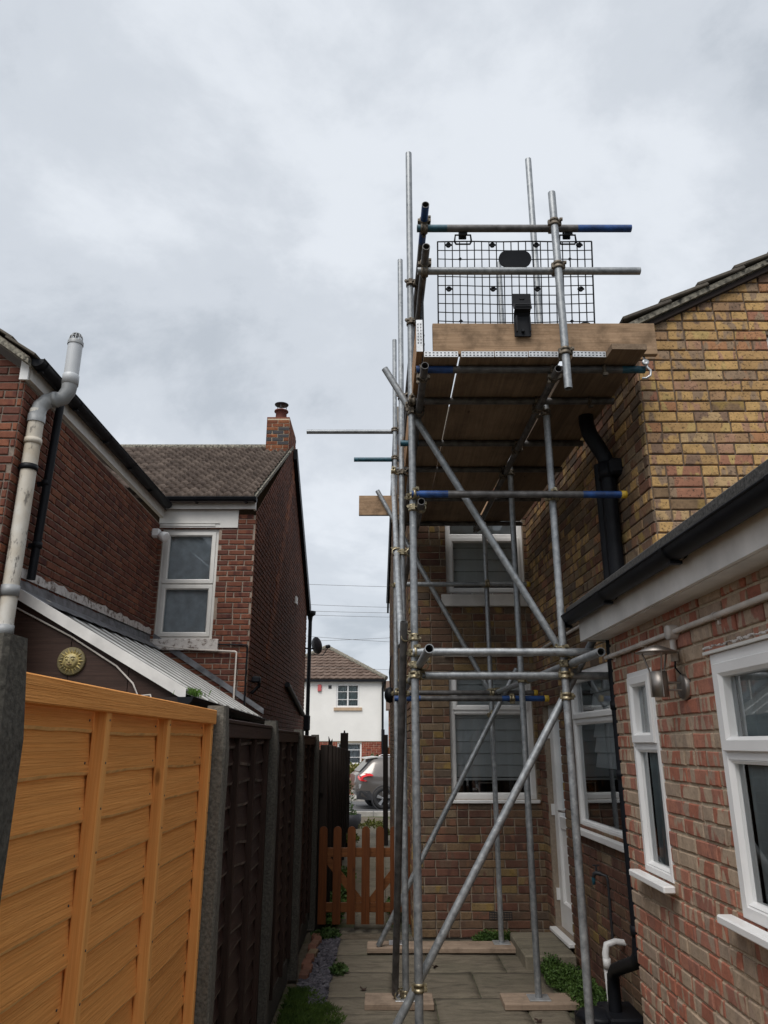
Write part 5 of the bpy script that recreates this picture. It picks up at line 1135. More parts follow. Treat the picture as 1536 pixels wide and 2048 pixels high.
def strap(parent, x, z0):
    m2 = MB(); Yf = 4.105
    prof = [(z0+.20, Yf+.006), (z0+.13, Yf+.006), (z0+.115, Yf+.0), (z0+.085, Yf-.012), (z0+.07, Yf+.02), (z0+.05, Yf+.032), (z0-.09, Yf+.034)]
    prof = [(z, y-.01) for z, y in prof]
    for (za, ya), (zb, yb) in zip(prof, prof[1:]):
        wv = .058 if za > z0+.1 else .052
        m2.mesh([(x-wv+.0*0, ya, za), (x+wv, ya, za), (x+wv, yb, zb), (x-wv, yb, zb), (x-wv, ya+.012, za), (x+wv, ya+.012, za), (x+wv, yb+.012, zb), (x-wv, yb+.012, zb)], [(0,3,2,1), (4,5,6,7), (0,4,7,3), (1,2,6,5), (0,1,5,4), (3,7,6,2)])
    for i in range(4): m2.obox((x, 4.087-i*.002, z0+.112-i*.012), (1,0,0), (0,1,0), (0,0,1), .098, .008, .004)
    for sx in (-1, 1): m2.obox((x+sx*.042, 4.10, z0-.02), (1,0,0), (0,1,0), (0,0,1), .008, .02, .11)
    m2.obox((x, 4.104, z0+.163), (1,0,0), (0,1,0), (0,0,1), .034, .014, .018, 0, 0, .004); m2.obox((x, 4.118, z0-.058), (1,0,0), (0,1,0), (0,0,1), .022, .014, .022, 0, 0, .004)
    m2.build('toe_strap', M['black_plastic'], parent)
strap(bgd, .880, 4.30)
m2 = MB(); m2.lathe((1.30, 4.20, 4.30), (0, -1, 0), [(0, .05), (.012, .05), (.012, 0)], 16); m2.build('plate', M['black_plastic'], bgd)
brick_guard('black mesh brick guard edge-on along the left side of the platform', (.262, 4.30, 4.19), (-.006, 1, 0), (0, 0, 1), 22, 12, .05, .065, False)
brick_guard('black mesh brick guard on the far left side of the platform', (.235, 6.10, 4.19), (-.006, 1, 0), (0, 0, 1), 22, 12, .05, .065, False)
# ================================================================== across the street
fh = thing('rendered_house', 'white rendered house with brown hipped roof across the street', 'house', (-2.8, 34, -.2)); FH = House(fh)
WE = Wall((-5.5, 34), (-.10, 34)); WS = Wall((-.10, 34), (-.10, 39.4)); ze = 4.45
e1 = WE.s_at_x; 
uw = (e1(-2.13), e1(-1.10)); lw = (e1(-2.05), e1(-.98))
FH.wall('wall', WE, M['mortar_tan'], lambda x, z, g: M['brick_far'], -.2, 1.86, [(lw[0], lw[1], .88, 1.80)], seed=51, header=.4, label='red brick ground floor wall')
mb = MB(); zz = [1.86, 3.29, 4.31, ze]; ss = [0, uw[0], uw[1], WE.len]
for i in range(3):
    for j in range(3):
        if i == 1 and j == 1: continue
        mb.face([WE.p(ss[i], zz[j], .03), WE.p(ss[i+1], zz[j], .03), WE.p(ss[i+1], zz[j+1], .03), WE.p(ss[i], zz[j+1], .03)])
mb.face([WE.p(0, 1.86, 0), WE.p(WE.len, 1.86, 0), WE.p(WE.len, 1.86, .03), WE.p(0, 1.86, .03)]); mb.build('render_coat', M['render'], fh)
mb = MB(); mb.face([WS.p(0, -.2), WS.p(WS.len, -.2), WS.p(WS.len, ze), WS.p(0, ze)]); mb.face([WE.p(WE.len, -.2, .03), WE.p(WE.len, -.2, 0), WE.p(WE.len, ze, 0), WE.p(WE.len, ze, .03)]); mb.build('side_wall', simple('cream_render', (.60,.50,.36), .9), fh)
def casement(W, s0, s1, z0, z1, cols, rows, nn):
    o = window(fh, W, s0, s1, z0, z1, [('fixed', i/cols, (i+1)/cols, 0, 1) for i in range(cols)], recess=nn, bar=.06, room_d=.5)
    mb = MB()
    for j in range(1, rows): wbox(mb, W, s0+.06, s1-.06, z0+(z1-z0)*j/rows-.012, z0+(z1-z0)*j/rows+.012, -nn-.03, -nn-.005)
    mb.build('glazing_bar', M['upvc'], o); mb = MB(); wbox(mb, W, s0-.10, s1+.12, z0-.13, z0-.005, 0, .09); mb.build('sill', M['stone_tan'], o); return o
w = casement(WE, uw[0], uw[1], 3.29, 4.31, 2, 3, -.01); drape(w, WE, uw[0]+.05, uw[1]-.05, 3.32, 4.28, -.12, 'curtain', 6); w = casement(WE, lw[0], lw[1], .88, 1.80, 1, 3, .05); drape(w, WE, lw[0]+.05, lw[1]-.05, .9, 1.78, -.25, 'net', 8)  # upper curtain added to grey the panes in place of a reflection
mb = MB(); mb.obox(WE.p(e1(-2.88), 4.13, .08), (1,0,0), (0,1,0), (0,0,1), .17, .07, .30, 0, 0, .02); mb.build('alarm_box', simple('alarm', (.50,.10,.10), .5), fh)
mb = MB(); mb.obox(WE.p(e1(-2.42), 4.18, .04), (1,0,0), (0,1,0), (0,0,1), .14, .03, .14); mb.build('vent', M['dark_metal'], fh)
mb = MB(); wbox(mb, WE, -.15, WE.len+.2, ze-.05, ze+.05, .12, .22); mb.obox((.04, 36.7, ze-.03), (1,0,0), (0,1,0), (0,0,1), .1, 5.6, .18); mb.build('gutter', M['black_plastic'], fh)
mb = MB(); mb.path([(.0, 33.8, ze-.1), (-.06, 33.86, ze-.35), (-.06, 33.9, ze-.5), (-.06, 33.9, 1.9), (-.06, 33.9, .9)], .05, n=10); mb.box(-.12, .03, 33.84, 33.96, 1.55, 2.35); mb.build('downpipe', M['black_plastic'], fh)
ap = Vector((-2.80, 36.7, 6.25)); c4 = [Vector((-5.7, 33.78, ze+.05)), Vector((.10, 33.78, ze+.05)), Vector((.10, 39.6, ze+.05)), Vector((-5.7, 39.6, ze+.05))]
mb = MB()
for i in range(4): mb.face([c4[i], c4[(i+1) % 4], ap])
ro = mb.build('roof', M['tile_far'], fh)
# tile courses on the slope facing us, real steps with rolls
mb = MB(); sl_v = Vector((0, ap.y-33.78, ap.z-ze-.05)); nlen = sl_v.length; su = sl_v.normalized(); sn_ = Vector((0, -su.z, su.y)); nrow = 11; g = random.Random(4)
for r_ in range(nrow):
    f0, f1 = r_/nrow, (r_+1)/nrow; xa, xb = -5.7+(ap.x+5.7)*f0, .10+(ap.x-.10)*f0; x = xa
    while x < xb-.05:
        x2 = min(x+.30, xb); base = Vector((0, 33.78, ze+.05))+su*nlen*f0; top = Vector((0, 33.78, ze+.05))+su*nlen*min(1, f1+.02); V = []
        for k in range(5):
            xx = x+(x2-x)*k/4; wv = .02*math.cos(k/4*2*math.pi); V += [base+Vector((xx,0,0))+sn_*(.065+wv), top+Vector((xx,0,0))+sn_*(.02+wv), base+Vector((xx,0,0))+sn_*.01]
        mb.mesh(V, [(3*k, 3*k+3, 3*k+4, 3*k+1) for k in range(4)]+[(3*k+2, 3*k+5, 3*k+3, 3*k) for k in range(4)], 0, g.random()); x += .30
mb.build('roof_tiles', M['tile_far'], ro, 'stuff')
for i in (0, 1):
    mb = MB(); mb.tube(c4[i]+Vector((0,0,.05)), ap+Vector((0,0,.05)), .11, n=8); mb.build('hip_ridge', M['moss_mortar'], fh)
FH.finish(0)
gw = thing('garden_wall', 'low red brick garden wall in front of the rendered house', 'wall', (-2.5, 30.6, -.15)); GW = House(gw)
GW.wall('wall', Wall((-6, 30.5), (2.2, 30.5)), M['mortar_tan'], lambda x, z, g: M['brick_far'] if g.random() < .6 else M['brick_brown'], -.15, .50, seed=61, header=.3)
mb = MB(); mb.box(-6, 2.2, 30.49, 30.72, .50, .56); mb.build('coping', M['brick_far'], gw); GW.finish(0)
fp_ = thing('timber_fence', 'orange-brown timber fence right of the rendered house', 'fence', (1.2, 34.3, -.2))
for i in range(16):
    mb = MB(); mb.box(-.04+i*.15, .095+i*.15, 34.2, 34.22, -.2, 1.58); mb.build('fence_board', M['gate'], fp_)
nh = thing('brick_house', 'narrow glimpse of a brown brick house far right of the rendered one', 'house', (3.5, 44, -.2))
NH = House(nh); NH.wall('wall', Wall((.25, 43), (7.5, 43)), M['mortar_tan'], lambda x, z, g: M['brick_brown'] if g.random() < .5 else M['brick_far'], -.2, 3.6, seed=62); NH.finish(0)
mb = MB(); mb.prism([(.1, 42.6, 3.6), (7.7, 42.6, 3.6), (7.7, 46, 5.4), (.1, 46, 5.4)], (0, 0, -.1)); mb.build('roof', M['tile_far'], nh)

# ------------------------------------------------------------------ foliage helpers
def leafmat(name, a, b, rough=.6):
    t = NT(name); r = obj_rnd(t); p = t.pos(); n = t.noise(p, 9, 3); c = t.mix(t.ramp(n, [(.3, 0.0), (.7, 1.0)]), a, b); c = t.mix(.5, c, t.ramp(r, [(0, .55), (1, 1.35)]), 'MULTIPLY'); t.b.inputs['Subsurface Weight'].default_value = 0; return t.set(c, rough, 0, .3)
M['leaf'] = leafmat('leaf', (.035,.075,.014), (.075,.13,.025)); M['leaf_yellow'] = leafmat('leaf_yellow', (.09,.11,.02), (.20,.20,.04)); M['leaf_dark'] = leafmat('leaf_dark', (.02,.045,.012), (.05,.085,.02)); M['grass'] = leafmat('grass', (.030,.060,.010), (.065,.105,.018))
def leaf(mb, p, d, L, w, r, mat=0):
    p = Vector(p); d = Vector(d).normalized(); s_ = d.cross(Vector((r.uniform(-1,1), r.uniform(-1,1), r.uniform(-1,1)))).normalized(); n_ = s_.cross(d)
    mb.mesh([p, p+d*L*.45+s_*w/2+n_*L*.06, p+d*L-n_*L*.08, p+d*L*.45-s_*w/2+n_*L*.06], [(0, 1, 2), (0, 2, 3)], mat, r.random())
def bush(name, label, c, rad, n, mat, seed, L=.06, stem=None):
    r = random.Random(seed); root = thing(name, label, 'plant', (c[0], c[1], c[2])); mb = MB()
    for i in range(n):
        v = Vector((r.gauss(0,1), r.gauss(0,1), r.gauss(0,1))).normalized(); q = r.random()**.4; p = Vector(c)+Vector((v.x*rad[0]*q, v.y*rad[1]*q, rad[2]+v.z*rad[2]*q)); leaf(mb, p, v+Vector((r.uniform(-.6,.6), r.uniform(-.6,.6), .4)), L*r.uniform(.6, 1.4), L*.6, r)
    mb.build('foliage', M[mat], root); m2 = MB()
    for i in range(5): m2.path([Vector(c), Vector(c)+Vector((r.uniform(-.4,.4)*rad[0], r.uniform(-.4,.4)*rad[1], rad[2])), Vector(c)+Vector((r.uniform(-.8,.8)*rad[0], r.uniform(-.8,.8)*rad[1], rad[2]*1.6))], [.012, .008, .003], n=5)
    m2.build('stem', M['fence_brown_z'], root); return root
bush('shrub', 'yellow-green shrub behind the garden wall across the street', (-1.25, 31.0, .3), (.55, .3, .33), 500, 'leaf_yellow', 1, .13)
bush('shrub', 'dark green shrub under the rendered house, behind the car', (-.45, 31.4, .4), (.5, .3, .45), 500, 'leaf_dark', 2, .13)
def weeds(label, pts, n, hgt, mat, seed, L=.035, cat='weeds'):
    """low spreading weeds: short stems with many small leaves"""
    r = random.Random(seed); cx = sum(p[0] for p in pts)/len(pts); cy = sum(p[1] for p in pts)/len(pts); root = thing('weed_patch', label, cat, (cx, cy, 0)); mb = MB(); m2 = MB()
    for (x, y, rx, ry, k) in pts:
        for i in range(int(n*k)):
            a = r.uniform(0, 6.283); q = math.sqrt(r.random()); px, py = x+rx*q*math.cos(a), y+ry*q*math.sin(a); h_ = hgt*(1-.7*q*q)*r.uniform(.4, 1.15)
            for j in range(4):
                leaf(mb, (px+r.uniform(-.02,.02), py+r.uniform(-.02,.02), h_*r.uniform(.3, 1)), (r.uniform(-1,1), r.uniform(-1,1), r.uniform(-.1,.9)), L*r.uniform(.6,1.4), L*.75, r)
            if i % 6 == 0: m2.path([(px, py, -.01), (px+r.uniform(-.02,.02), py, h_)], .0018, n=4)
    mb.build('foliage', M[mat], root, 'stuff'); m2.build('stem', M['leaf_dark'], root, 'stuff'); return root
weeds('dense low green weeds along the foot of the wing wall', [(1.44, 6.05, .16, .28, 1), (1.42, 6.45, .17, .26, 1), (1.36, 6.75, .10, .2, .5), (1.5, 5.8, .1, .15, .4)], 900, .12, 'leaf', 11, .022)
weeds('small clump of weeds at the foot of the back wall behind the long sole board', [(1.0, 7.72, .17, .09, 1), (1.15, 7.70, .10, .08, .5)], 520, .10, 'leaf', 12, .020)
weeds('weeds growing on the verge beside the front gate post', [(-.62, 15.2, .14, .5, 1), (-.25, 17.5, .3, .6, .7), (.0, 16.2, .09, .3, .6)], 200, .16, 'leaf_yellow', 13, .05)
weeds('green weeds behind the picket gate along the fence', [(-.55, 8.7, .10, .35, 1), (-.50, 9.6, .14, .5, 1), (.12, 9.0, .08, .5, .7), (-.52, 11, .12, .6, .6)], 260, .14, 'leaf', 14, .04)
weeds('tiny weeds at the fence foot in front of the gate', [(-.55, 7.90, .13, .12, 1), (-.36, 6.75, .05, .10, .3)], 300, .07, 'leaf_dark', 15, .03)
def grass_blades(name, n, fn, mat, hgt, seed):
    r = random.Random(seed); mb = MB()
    for i in range(n):
        x, y, z = fn(r); h_ = hgt*r.uniform(.5, 1.3); a = r.uniform(0, 6.283); lean = r.uniform(.1, .9)*h_; dx_, dy_ = math.cos(a), math.sin(a); w_ = .0028
        mb.mesh([(x-dy_*w_, y+dx_*w_, z), (x+dy_*w_, y-dx_*w_, z), (x+dx_*lean*.4, y+dy_*lean*.4, z+h_*.7), (x+dx_*lean, y+dy_*lean, z+h_)], [(0, 1, 2), (1, 3, 2)], 0, r.random())
    o = mb.build(name, M[mat]); return o
def gfn(r):
    while True:
        y = r.uniform(3.6, 6.35); edge = -.30-.10*max(0, y-5.7)/.6+.035*math.sin(y*9); x = r.uniform(-.70, edge)
        if y > 6.0 and x > -.40-.4*(y-6.0): continue
        return x, y, -.02
o = grass_blades('grass', 26000, gfn, 'grass', .038, 21); tag(o, 'patch of short mossy grass beside the fence at the bottom', 'grass'); o['kind'] = 'stuff'
gb = MB(); gb.face([(-.72, 3.5, -.008), (-.29, 3.5, -.008), (-.31, 5.7, -.008), (-.42, 6.25, -.008), (-.70, 6.35, -.008)]); t = NT('moss_soil'); n = t.noise(t.pos(), 20, 5); M['moss_soil'] = t.set(t.ramp(n, [(.35, (.025,.028,.012)), (.7, (.05,.065,.018))]), .95); struct(gb.build('soil', M['moss_soil']))
# slate chippings
r = random.Random(31); mb = MB()
for i in range(3200):
    y = r.uniform(6.0, 7.85); x = r.uniform(-.645+.0*y, -.425)
    if y < 6.35 and x < -.55: continue
    s_ = r.uniform(.010, .024); a = r.uniform(0, 6.283); tl_ = Vector((r.uniform(-.6,.6), r.uniform(-.6,.6), 1)).normalized(); ax = tl_.cross(Vector((math.cos(a), math.sin(a), 0))).normalized(); ay = tl_.cross(ax)
    mb.obox((x, y, -.012+r.uniform(0, .02)), ax, ay, tl_, s_*2, s_*1.3, .007, 0, r.random())
t = NT('slate'); rr = obj_rnd(t); M['slate'] = t.set(t.ramp(rr, [(0, (.028,.026,.034)), (.6, (.065,.06,.075)), (1, (.11,.10,.115))]), .6); o = mb.build('slate_chippings', M['slate'], kind='stuff'); o['label'] = 'strip of purple-grey slate chippings between fence and paving'; o['category'] = 'gravel'
sb_ = MB(); sb_.face([(-.66, 5.95, -.014), (-.425, 5.95, -.014), (-.425, 7.9, -.014), (-.66, 7.9, -.014)]); struct(sb_.build('slate_bed', M['slate']))
# brick edging along the chippings
be = thing('brick_edging', 'row of old bricks edging the slate chippings at the fence foot', 'edging', (-.66, 7.2, 0))
for i in range(9):
    mb = MB(); y = 6.62+i*.155; mb.obox((-.625+.012*math.sin(i*2.1), y, .012), Vector((1, .12*math.sin(i*3), 0)).normalized(), Vector((-.12*math.sin(i*3), 1, 0)).normalized(), Vector((0,0,1)), .075, .145, .06, 0, 0, .006); mb.build('brick', M['brick_low'], be)
# tuft in the lean-to gutter
def tfn(r): return (-1.66+r.gauss(0, .05), 6.42+r.gauss(0, .10), 2.13)
M['grass_bright'] = leafmat('grass_bright', (.045,.10,.012), (.08,.16,.022)); o = grass_blades('grass_tuft', 420, tfn, 'grass_bright', .06, 22); tag(o, 'bright green grass tuft growing in the lean-to gutter', 'grass tuft'); o['kind'] = 'stuff'
# fallen leaves on the paving
for i, (x, y, lb) in enumerate(((-.17, 6.28, 'single brown leaf on the paving near the left sole board'), (.40, 6.85, 'curled brown leaf between the scaffold feet on the paving'), (1.0, 5.62, 'dark fallen leaf on the paving in front of the right sole board'))):
    mb = MB(); leaf(mb, (x, y, .010), (.7, .5, .1), .055, .035, random.Random(i)); leaf(mb, (x+.01, y+.012, .012), (-.4, .6, .3), .035, .03, random.Random(i+9)); tag(mb.build('fallen_leaf', M['fence_brown_z']), lb, 'leaf')
# plant pot by the street
pt = thing('plant_pot', 'dark grey round plant pot with a thin plant by the front gate', 'plant pot', (-.80, 19.2, -.21))
mb = MB(); mb.lathe((-.80, 19.2, -.21), (0,0,1), [(0, 0), (0, .15), (.05, .21), (.20, .25), (.34, .25), (.34, .22), (.28, .22), (.28, 0)], 22); mb.build('pot', simple('pot_grey', (.035,.035,.042), .6), pt)
r = random.Random(3); mb = MB(); mb.path([(-.80, 19.2, .06), (-.79, 19.2, .35), (-.81, 19.2, .95)], [.01, .008, .003], n=5)
for i in range(160):
    h_ = r.random()**2; leaf(mb, (-.80+r.gauss(0, .09*(1-h_)), 19.2+r.gauss(0, .08*(1-h_)), .08+h_*.8), (r.uniform(-1,1), r.uniform(-1,1), r.uniform(-.2,.8)), .07, .04, r)
mb.build('plant', M['leaf'], pt)

# ------------------------------------------------------------------ dish, vent pipe, wires at the far corner of the left house
dsh = thing('satellite_dish', 'dark grey satellite dish on the far corner of the left house', 'satellite dish', (-1.72, 17.35, 3.95))
mb = MB(); c0 = Vector((-1.62, 17.42, 3.93)); ax = Vector((.75, .65, .25)).normalized(); mb.lathe(c0, ax, [(0, 0), (.01, .07), (.03, .145), (.06, .20), (.065, .203), (.043, .145), (.02, .07), (.012, 0)], 24); mb.build('dish', simple('dish_grey', (.05,.05,.06), .6), dsh)
mb = MB(); mb.path([c0+Vector((-.02,0,-.2)), c0+ax*.25+Vector((0,0,-.26)), c0+ax*.40+Vector((0,0,-.10))], .012, n=6); mb.obox(c0+ax*.40+Vector((0,0,-.08)), ax, ax.orthogonal().normalized(), ax.cross(ax.orthogonal().normalized()), .10, .06, .06); mb.build('feed_arm', M['black_plastic'], dsh)
mb = MB(); mb.path([(-1.82, 17.2, 3.85), (-1.72, 17.3, 3.85), c0+Vector((-.03, 0, -.06))], .018, n=6); mb.build('mount', M['black_plastic'], dsh)
vp = thing('rainwater_pipe', 'tall black pipe with hopper head at the far corner of the left house', 'drainpipe', (-1.74, 17.42, 0))
mb = MB(); mb.tube((-1.74, 17.42, -.1), (-1.74, 17.42, 4.6), .045, n=12); mb.build('pipe', M['black_plastic'], vp)
mb = MB(); mb.lathe((-1.74, 17.42, 4.5), (0,0,1), [(0, .045), (.12, .06), (.16, .12), (.24, .13), (.24, .05)], 12); mb.build('vent_head', M['black_plastic'], vp)
mb = MB(); mb.obox((-1.76, 17.38, 2.2), (1,0,0), (0,1,0), (0,0,1), .17, .17, .36, 0, 0, .03); mb.build('hopper', M['black_plastic'], vp); mb = MB(); mb.obox((-1.64, 17.38, 1.66), (1,0,0), (0,1,0), (0,0,1), .18, .04, .04); mb.build('pipe_clip', M['black_plastic'], vp)
fl = MB(); fl.path([(-1.76, 16.6, 2.36), (-1.76, 13.8, 2.78)], .05, n=8); tag(fl.build('waste_pipe', M['black_plastic']), 'black pipe sloping along the lower flank of the left house', 'pipe')
vb = MB(); vb.obox((-1.80, 15.0, 4.55), (1,0,0), (0,1,0), (0,0,1), .04, .22, .15); tag(vb.build('air_vent', M['cream']), 'small pale air vent high on the left house flank', 'vent')
hl = MB(); hl.path([(-1.80, 10.3, 2.55), (-1.76, 10.3, 2.62), (-1.70, 10.32, 2.60), (-1.70, 10.3, 2.50), (-1.80, 10.3, 2.40)], .025, n=6); hl.obox((-1.73, 10.25, 2.58), (1,0,0), (0,1,0), (0,0,1), .12, .10, .08, 0, 0, .015); tag(hl.build('cctv_camera', M['black_plastic']), 'small black wall fitting on the corner of the left house', 'fitting')
WIRES = [((-7, 24, 7.0), (6, 24, 6.65), .12, 'topmost overhead wire between the two houses'), ((-7, 25, 6.55), (6, 25, 6.15), .15, 'second overhead wire from the top of the group'), ((-7, 25.3, 6.30), (6, 25.3, 6.05), .12, 'middle overhead wire, one of a close pair'), ((-7, 25.6, 6.25), (6, 25.6, 5.95), .14, 'lowest wire of the close group'), ((-7, 26, 5.15), (6, 26, 5.75), .2, 'overhead wire rising to the right'), ((-7, 26.5, 5.85), (6, 26.5, 5.05), .2, 'overhead wire falling to the right'), ((-7, 28, 4.85), (6, 28, 4.35), .2, 'lowest overhead wire crossing behind the white house roof')]
for a, b, sag, lb in WIRES:
    mb = MB(); a, b = Vector(a), Vector(b); mb.path([a.lerp(b, i/16)-Vector((0,0,sag*4*(i/16)*(1-i/16))) for i in range(17)], .006, n=5); tag(mb.build('overhead_wire', M['tube_dark']), lb, 'wire', 'overhead wires across the street')
al = thing('alarm_bell', 'round black bell-shaped fitting on the right house flank', 'fitting', (.11, 13.9, 2.55)); mb = MB(); mb.lathe((.16, 13.9, 2.6), (-1, 0, 0), [(0, .12), (.05, .15), (.12, .12), (.15, .05), (.155, 0)], 16); mb.build('dome', M['black_plastic'], al)
mb = MB(); mb.path([(.12, 13.9, 2.7), (.10, 13.9, 3.0), (.13, 13.9, 3.3)], .012, n=5); mb.build('cable', M['black_plastic'], al)

# ================================================================== parked car
car = thing('parked_car', 'grey-brown compact SUV parked in the street, tail to the left', 'car', (1.15, 25.4, -.205))
t = NT('car_paint'); fl_ = t.noise(t.pos(), 400, 2); M['car_paint'] = t.set(t.ramp(fl_, [(.3, (.13,.115,.105)), (.7, (.19,.172,.16))]), .28, .55, .5); t.b.inputs['Coat Weight'].default_value = .7; t.b.inputs['Coat Roughness'].default_value = .06
M['car_black'] = simple('car_black', (.03,.03,.033), .6, var=.1); M['car_glass'] = simple('car_glass', (.018,.022,.025), .06, var=.1, spec=.8); M['tyre'] = simple('tyre', (.018,.018,.019), .85); M['alloy'] = simple('alloy', (.55,.55,.56), .3, metal=.9, var=.05); M['lamp_red'] = simple('lamp_red', (.55,.018,.02), .15, var=.25, scale=25)
CX0, CZ0, CYC = -.86, -.205, 25.45    # tail, road, centre line
def cs(y, prof, mbx, m=0): pass
# side profile from tail (x=0) to nose; stations give (x, z_low, z_belt, z_roof, half width low, half width belt, half width roof)
ST = [(0.00, .52, .98, 1.00, .70, .66, .60), (.05, .42, .99, 1.04, .78, .76, .66), (.16, .34, 1.00, 1.11, .83, .82, .66), (.34, .28, 1.00, 1.29, .855, .845, .63), (.52, .26, .99, 1.48, .865, .855, .615), (.62, .26, .985, 1.53, .868, .857, .61), (.90, .26, .97, 1.56, .87, .86, .60), (1.6, .26, .95, 1.575, .87, .86, .60), (2.2, .26, .93, 1.55, .87, .86, .60), (2.6, .26, .92, 1.46, .87, .86, .61), (3.0, .26, .92, 1.22, .865, .85, .66), (3.25, .26, .93, 1.02, .86, .84, .70), (3.7, .27, .90, .94, .84, .80, .72), (4.0, .30, .82, .84, .78, .74, .66), (4.14, .36, .70, .72, .66, .64, .58)]
mb = MB(); V = []; NP = 14
for (x, zl, zb_, zr, wl, wb_, wr) in ST:
    half = [(.0, zl), (wl*.75, zl), (wl*.97, zl+.05), (wl, zl+.22), (wl*1.0, (zl+zb_)/2+.06), (wb_*1.0, zb_-.03), (wb_*.975, zb_+.02), ((wb_*.4+wr*.6)*1.0, zb_+(zr-zb_)*.62), (wr*1.0, zb_+(zr-zb_)*.90), (wr*.86, zr-.012), (wr*.45, zr), (0, zr+.004)]
    V += [(CX0+x, CYC-w_, CZ0+z_) for w_, z_ in half]+[(CX0+x, CYC+w_, CZ0+z_) for w_, z_ in half[-2:0:-1]]
n_ = 22; F = [(i*n_+k, (i+1)*n_+k, (i+1)*n_+(k+1) % n_, i*n_+(k+1) % n_) for i in range(len(ST)-1) for k in range(n_)]+[tuple(range(n_)), tuple(range((len(ST)-1)*n_, len(ST)*n_))[::-1]]
mb.mesh(V, F, 0, 0, True); body = mb.build('body', M['car_paint'], car)
def side_poly(pts, off, name, mat, th=.006):
    """panel lying on the near flank; pts in (x, z), width read from the stations"""
    def wy(x, z):
        for a, b in zip(ST, ST[1:]):
            if a[0] <= x <= b[0]:
                f = (x-a[0])/(b[0]-a[0]); q = [a[k]+(b[k]-a[k])*f for k in range(7)]
                if z >= q[2]:
                    h_ = min(1, (z-q[2])/max(.05, q[3]-q[2])); return q[5]*.975+(q[6]-q[5]*.975)*min(1, h_/.9)
                return q[4]+(q[5]-q[4])*max(0, min(1, (z-q[1]-.22)/max(.05, q[2]-q[1]-.22)))
        return .8
    m2 = MB(); P = [Vector((CX0+x, CYC-wy(x, z)-off, CZ0+z)) for x, z in pts]; m2.prism(P, (0, th+.02, 0)); return m2.build(name, M[mat], car)
side_poly([(.95, 1.05), (1.25, 1.03), (1.25, 1.44), (1.12, 1.43), (1.0, 1.25)], .004, 'side_window', 'car_glass'); side_poly([(1.31, 1.02), (2.25, 1.00), (2.25, 1.43), (1.31, 1.44)], .004, 'side_window', 'car_glass'); side_poly([(2.31, 1.0), (2.95, .99), (2.62, 1.32), (2.31, 1.41)], .004, 'side_window', 'car_glass')
side_poly([(.04, .96), (.10, 1.03), (.28, 1.07), (.44, 1.06), (.53, 1.02), (.50, .985), (.34, .985), (.22, .95), (.20, .90), (.26, .86), (.34, .85), (.28, .83), (.14, .84), (.07, .89)], .04, 'tail_lamp', 'lamp_red')
side_poly([(.02, .30), (.60, .27), (.42, .55), (.12, .56), (.02, .50)], .012, 'bumper', 'car_black'); side_poly([(.03, .62), (.09, .75), (.16, .74), (.12, .62)], .01, 'reflector', 'alloy')
m2 = MB(); m2.prism([(CX0+.14, CYC-.60, CZ0+1.10), (CX0+.14, CYC+.60, CZ0+1.10), (CX0+.50, CYC+.56, CZ0+1.465), (CX0+.50, CYC-.56, CZ0+1.465)], (-.018, 0, .018)); m2.build('rear_window', M['car_glass'], car)
m2 = MB(); m2.prism([(CX0+.36, CYC-.60, CZ0+1.49), (CX0+.72, CYC-.60, CZ0+1.54), (CX0+.72, CYC-.60, CZ0+1.57), (CX0+.38, CYC-.60, CZ0+1.53)], (0, 1.20, 0)); m2.build('roof_spoiler', simple('spoiler', (.50,.49,.47), .3), car)
m2 = MB(); m2.path([(CX0+.75, CYC-.56, CZ0+1.57), (CX0+.85, CYC-.56, CZ0+1.615), (CX0+2.2, CYC-.56, CZ0+1.62), (CX0+2.35, CYC-.56, CZ0+1.57)], .014, n=8); m2.build('roof_rail', M['alloy'], car)
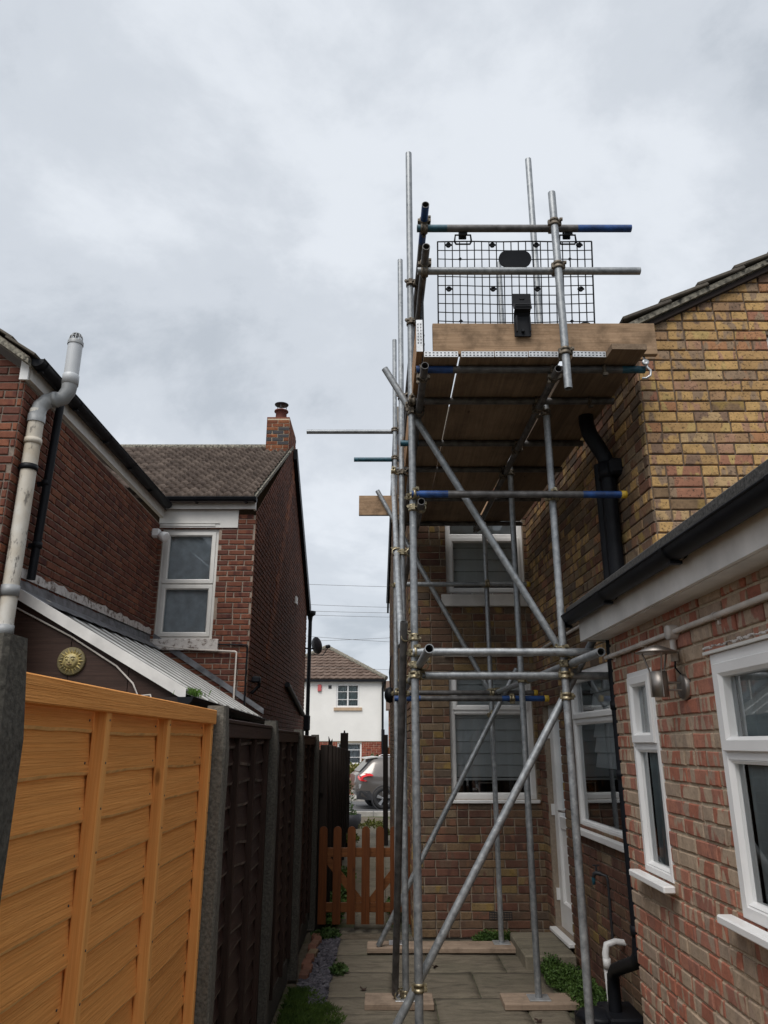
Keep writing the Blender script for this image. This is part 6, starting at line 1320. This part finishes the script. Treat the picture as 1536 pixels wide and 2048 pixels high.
for wx in (.86, 3.36):
    for sg in (-1, 1):
        wy_ = CYC+sg*.80; m2 = MB(); m2.lathe((CX0+wx, wy_, CZ0+.33), (0, sg, 0), [(-.14, .30), (-.10, .385), (.072, .385), (.074, .372), (.072, .345)], 30); m2.build('wheel_arch', M['car_black'], car)
        m2 = MB(); m2.lathe((CX0+wx, wy_, CZ0+.325), (0, sg, 0), [(-.10, .22), (-.10, .31), (-.06, .325), (.07, .325), (.095, .31), (.098, .235), (.085, .225)], 30); wh = m2.build('wheel', M['tyre'], car)
        m2 = MB(); m2.lathe((CX0+wx, wy_, CZ0+.325), (0, sg, 0), [(.02, .0), (.02, .20), (.084, .218), (.094, .232), (.088, .236)], 30, 1); m2.lathe((CX0+wx, wy_, CZ0+.325), (0, sg, 0), [(.09, .0), (.088, .035), (.07, .045)], 16)
        for k in range(5):
            a = 2*math.pi*k/5+.3; d = Vector((math.cos(a), 0, math.sin(a))); s_ = Vector((-math.sin(a), 0, math.cos(a))); b0 = Vector((CX0+wx, wy_+sg*.078, CZ0+.325)); m2.mesh([b0+d*.03-s_*.022, b0+d*.03+s_*.022, b0+d*.222+s_*.05+Vector((0,sg*.008,0)), b0+d*.222-s_*.05+Vector((0,sg*.008,0)), b0+d*.03-s_*.022-Vector((0,sg*.04,0)), b0+d*.03+s_*.022-Vector((0,sg*.04,0)), b0+d*.222+s_*.05-Vector((0,sg*.04,0)), b0+d*.222-s_*.05-Vector((0,sg*.04,0))], [(0,1,2,3), (0,4,5,1), (1,5,6,2), (3,2,6,7), (0,3,7,4)])
        m2.build('rim', [M['alloy'], M['car_black']], wh)

car.rotation_euler = (0, 0, R(10)); car.location = (.98, 25.74, -.205)

# ================================================================== unseen hedge added behind the camera to block sky and darken window reflections
bh = thing('added_hedge', 'tall dark hedge added unseen behind the viewpoint to darken window reflections', 'hedge', (0, -16, 0)); r = random.Random(77); mb = MB()
for i in range(5200):
    x = r.uniform(-14, 14); y = -16+r.gauss(0, .7); z = r.random()*(4.2+.8*math.sin(x*.9)+.4*math.sin(x*2.3)); leaf(mb, (x, y, z), (r.uniform(-1,1), r.uniform(-.2,1), r.uniform(-.5,1)), .75, .55, r)
mb.build('foliage', M['leaf_dark'], bh, 'stuff')
mb = MB()
for i in range(14): mb.tube((-13+i*2, -16, 0), (-13+i*2+.2, -16, 3.2), .07, .03, n=6)
mb.build('stem', M['fence_brown_z'], bh, 'stuff')
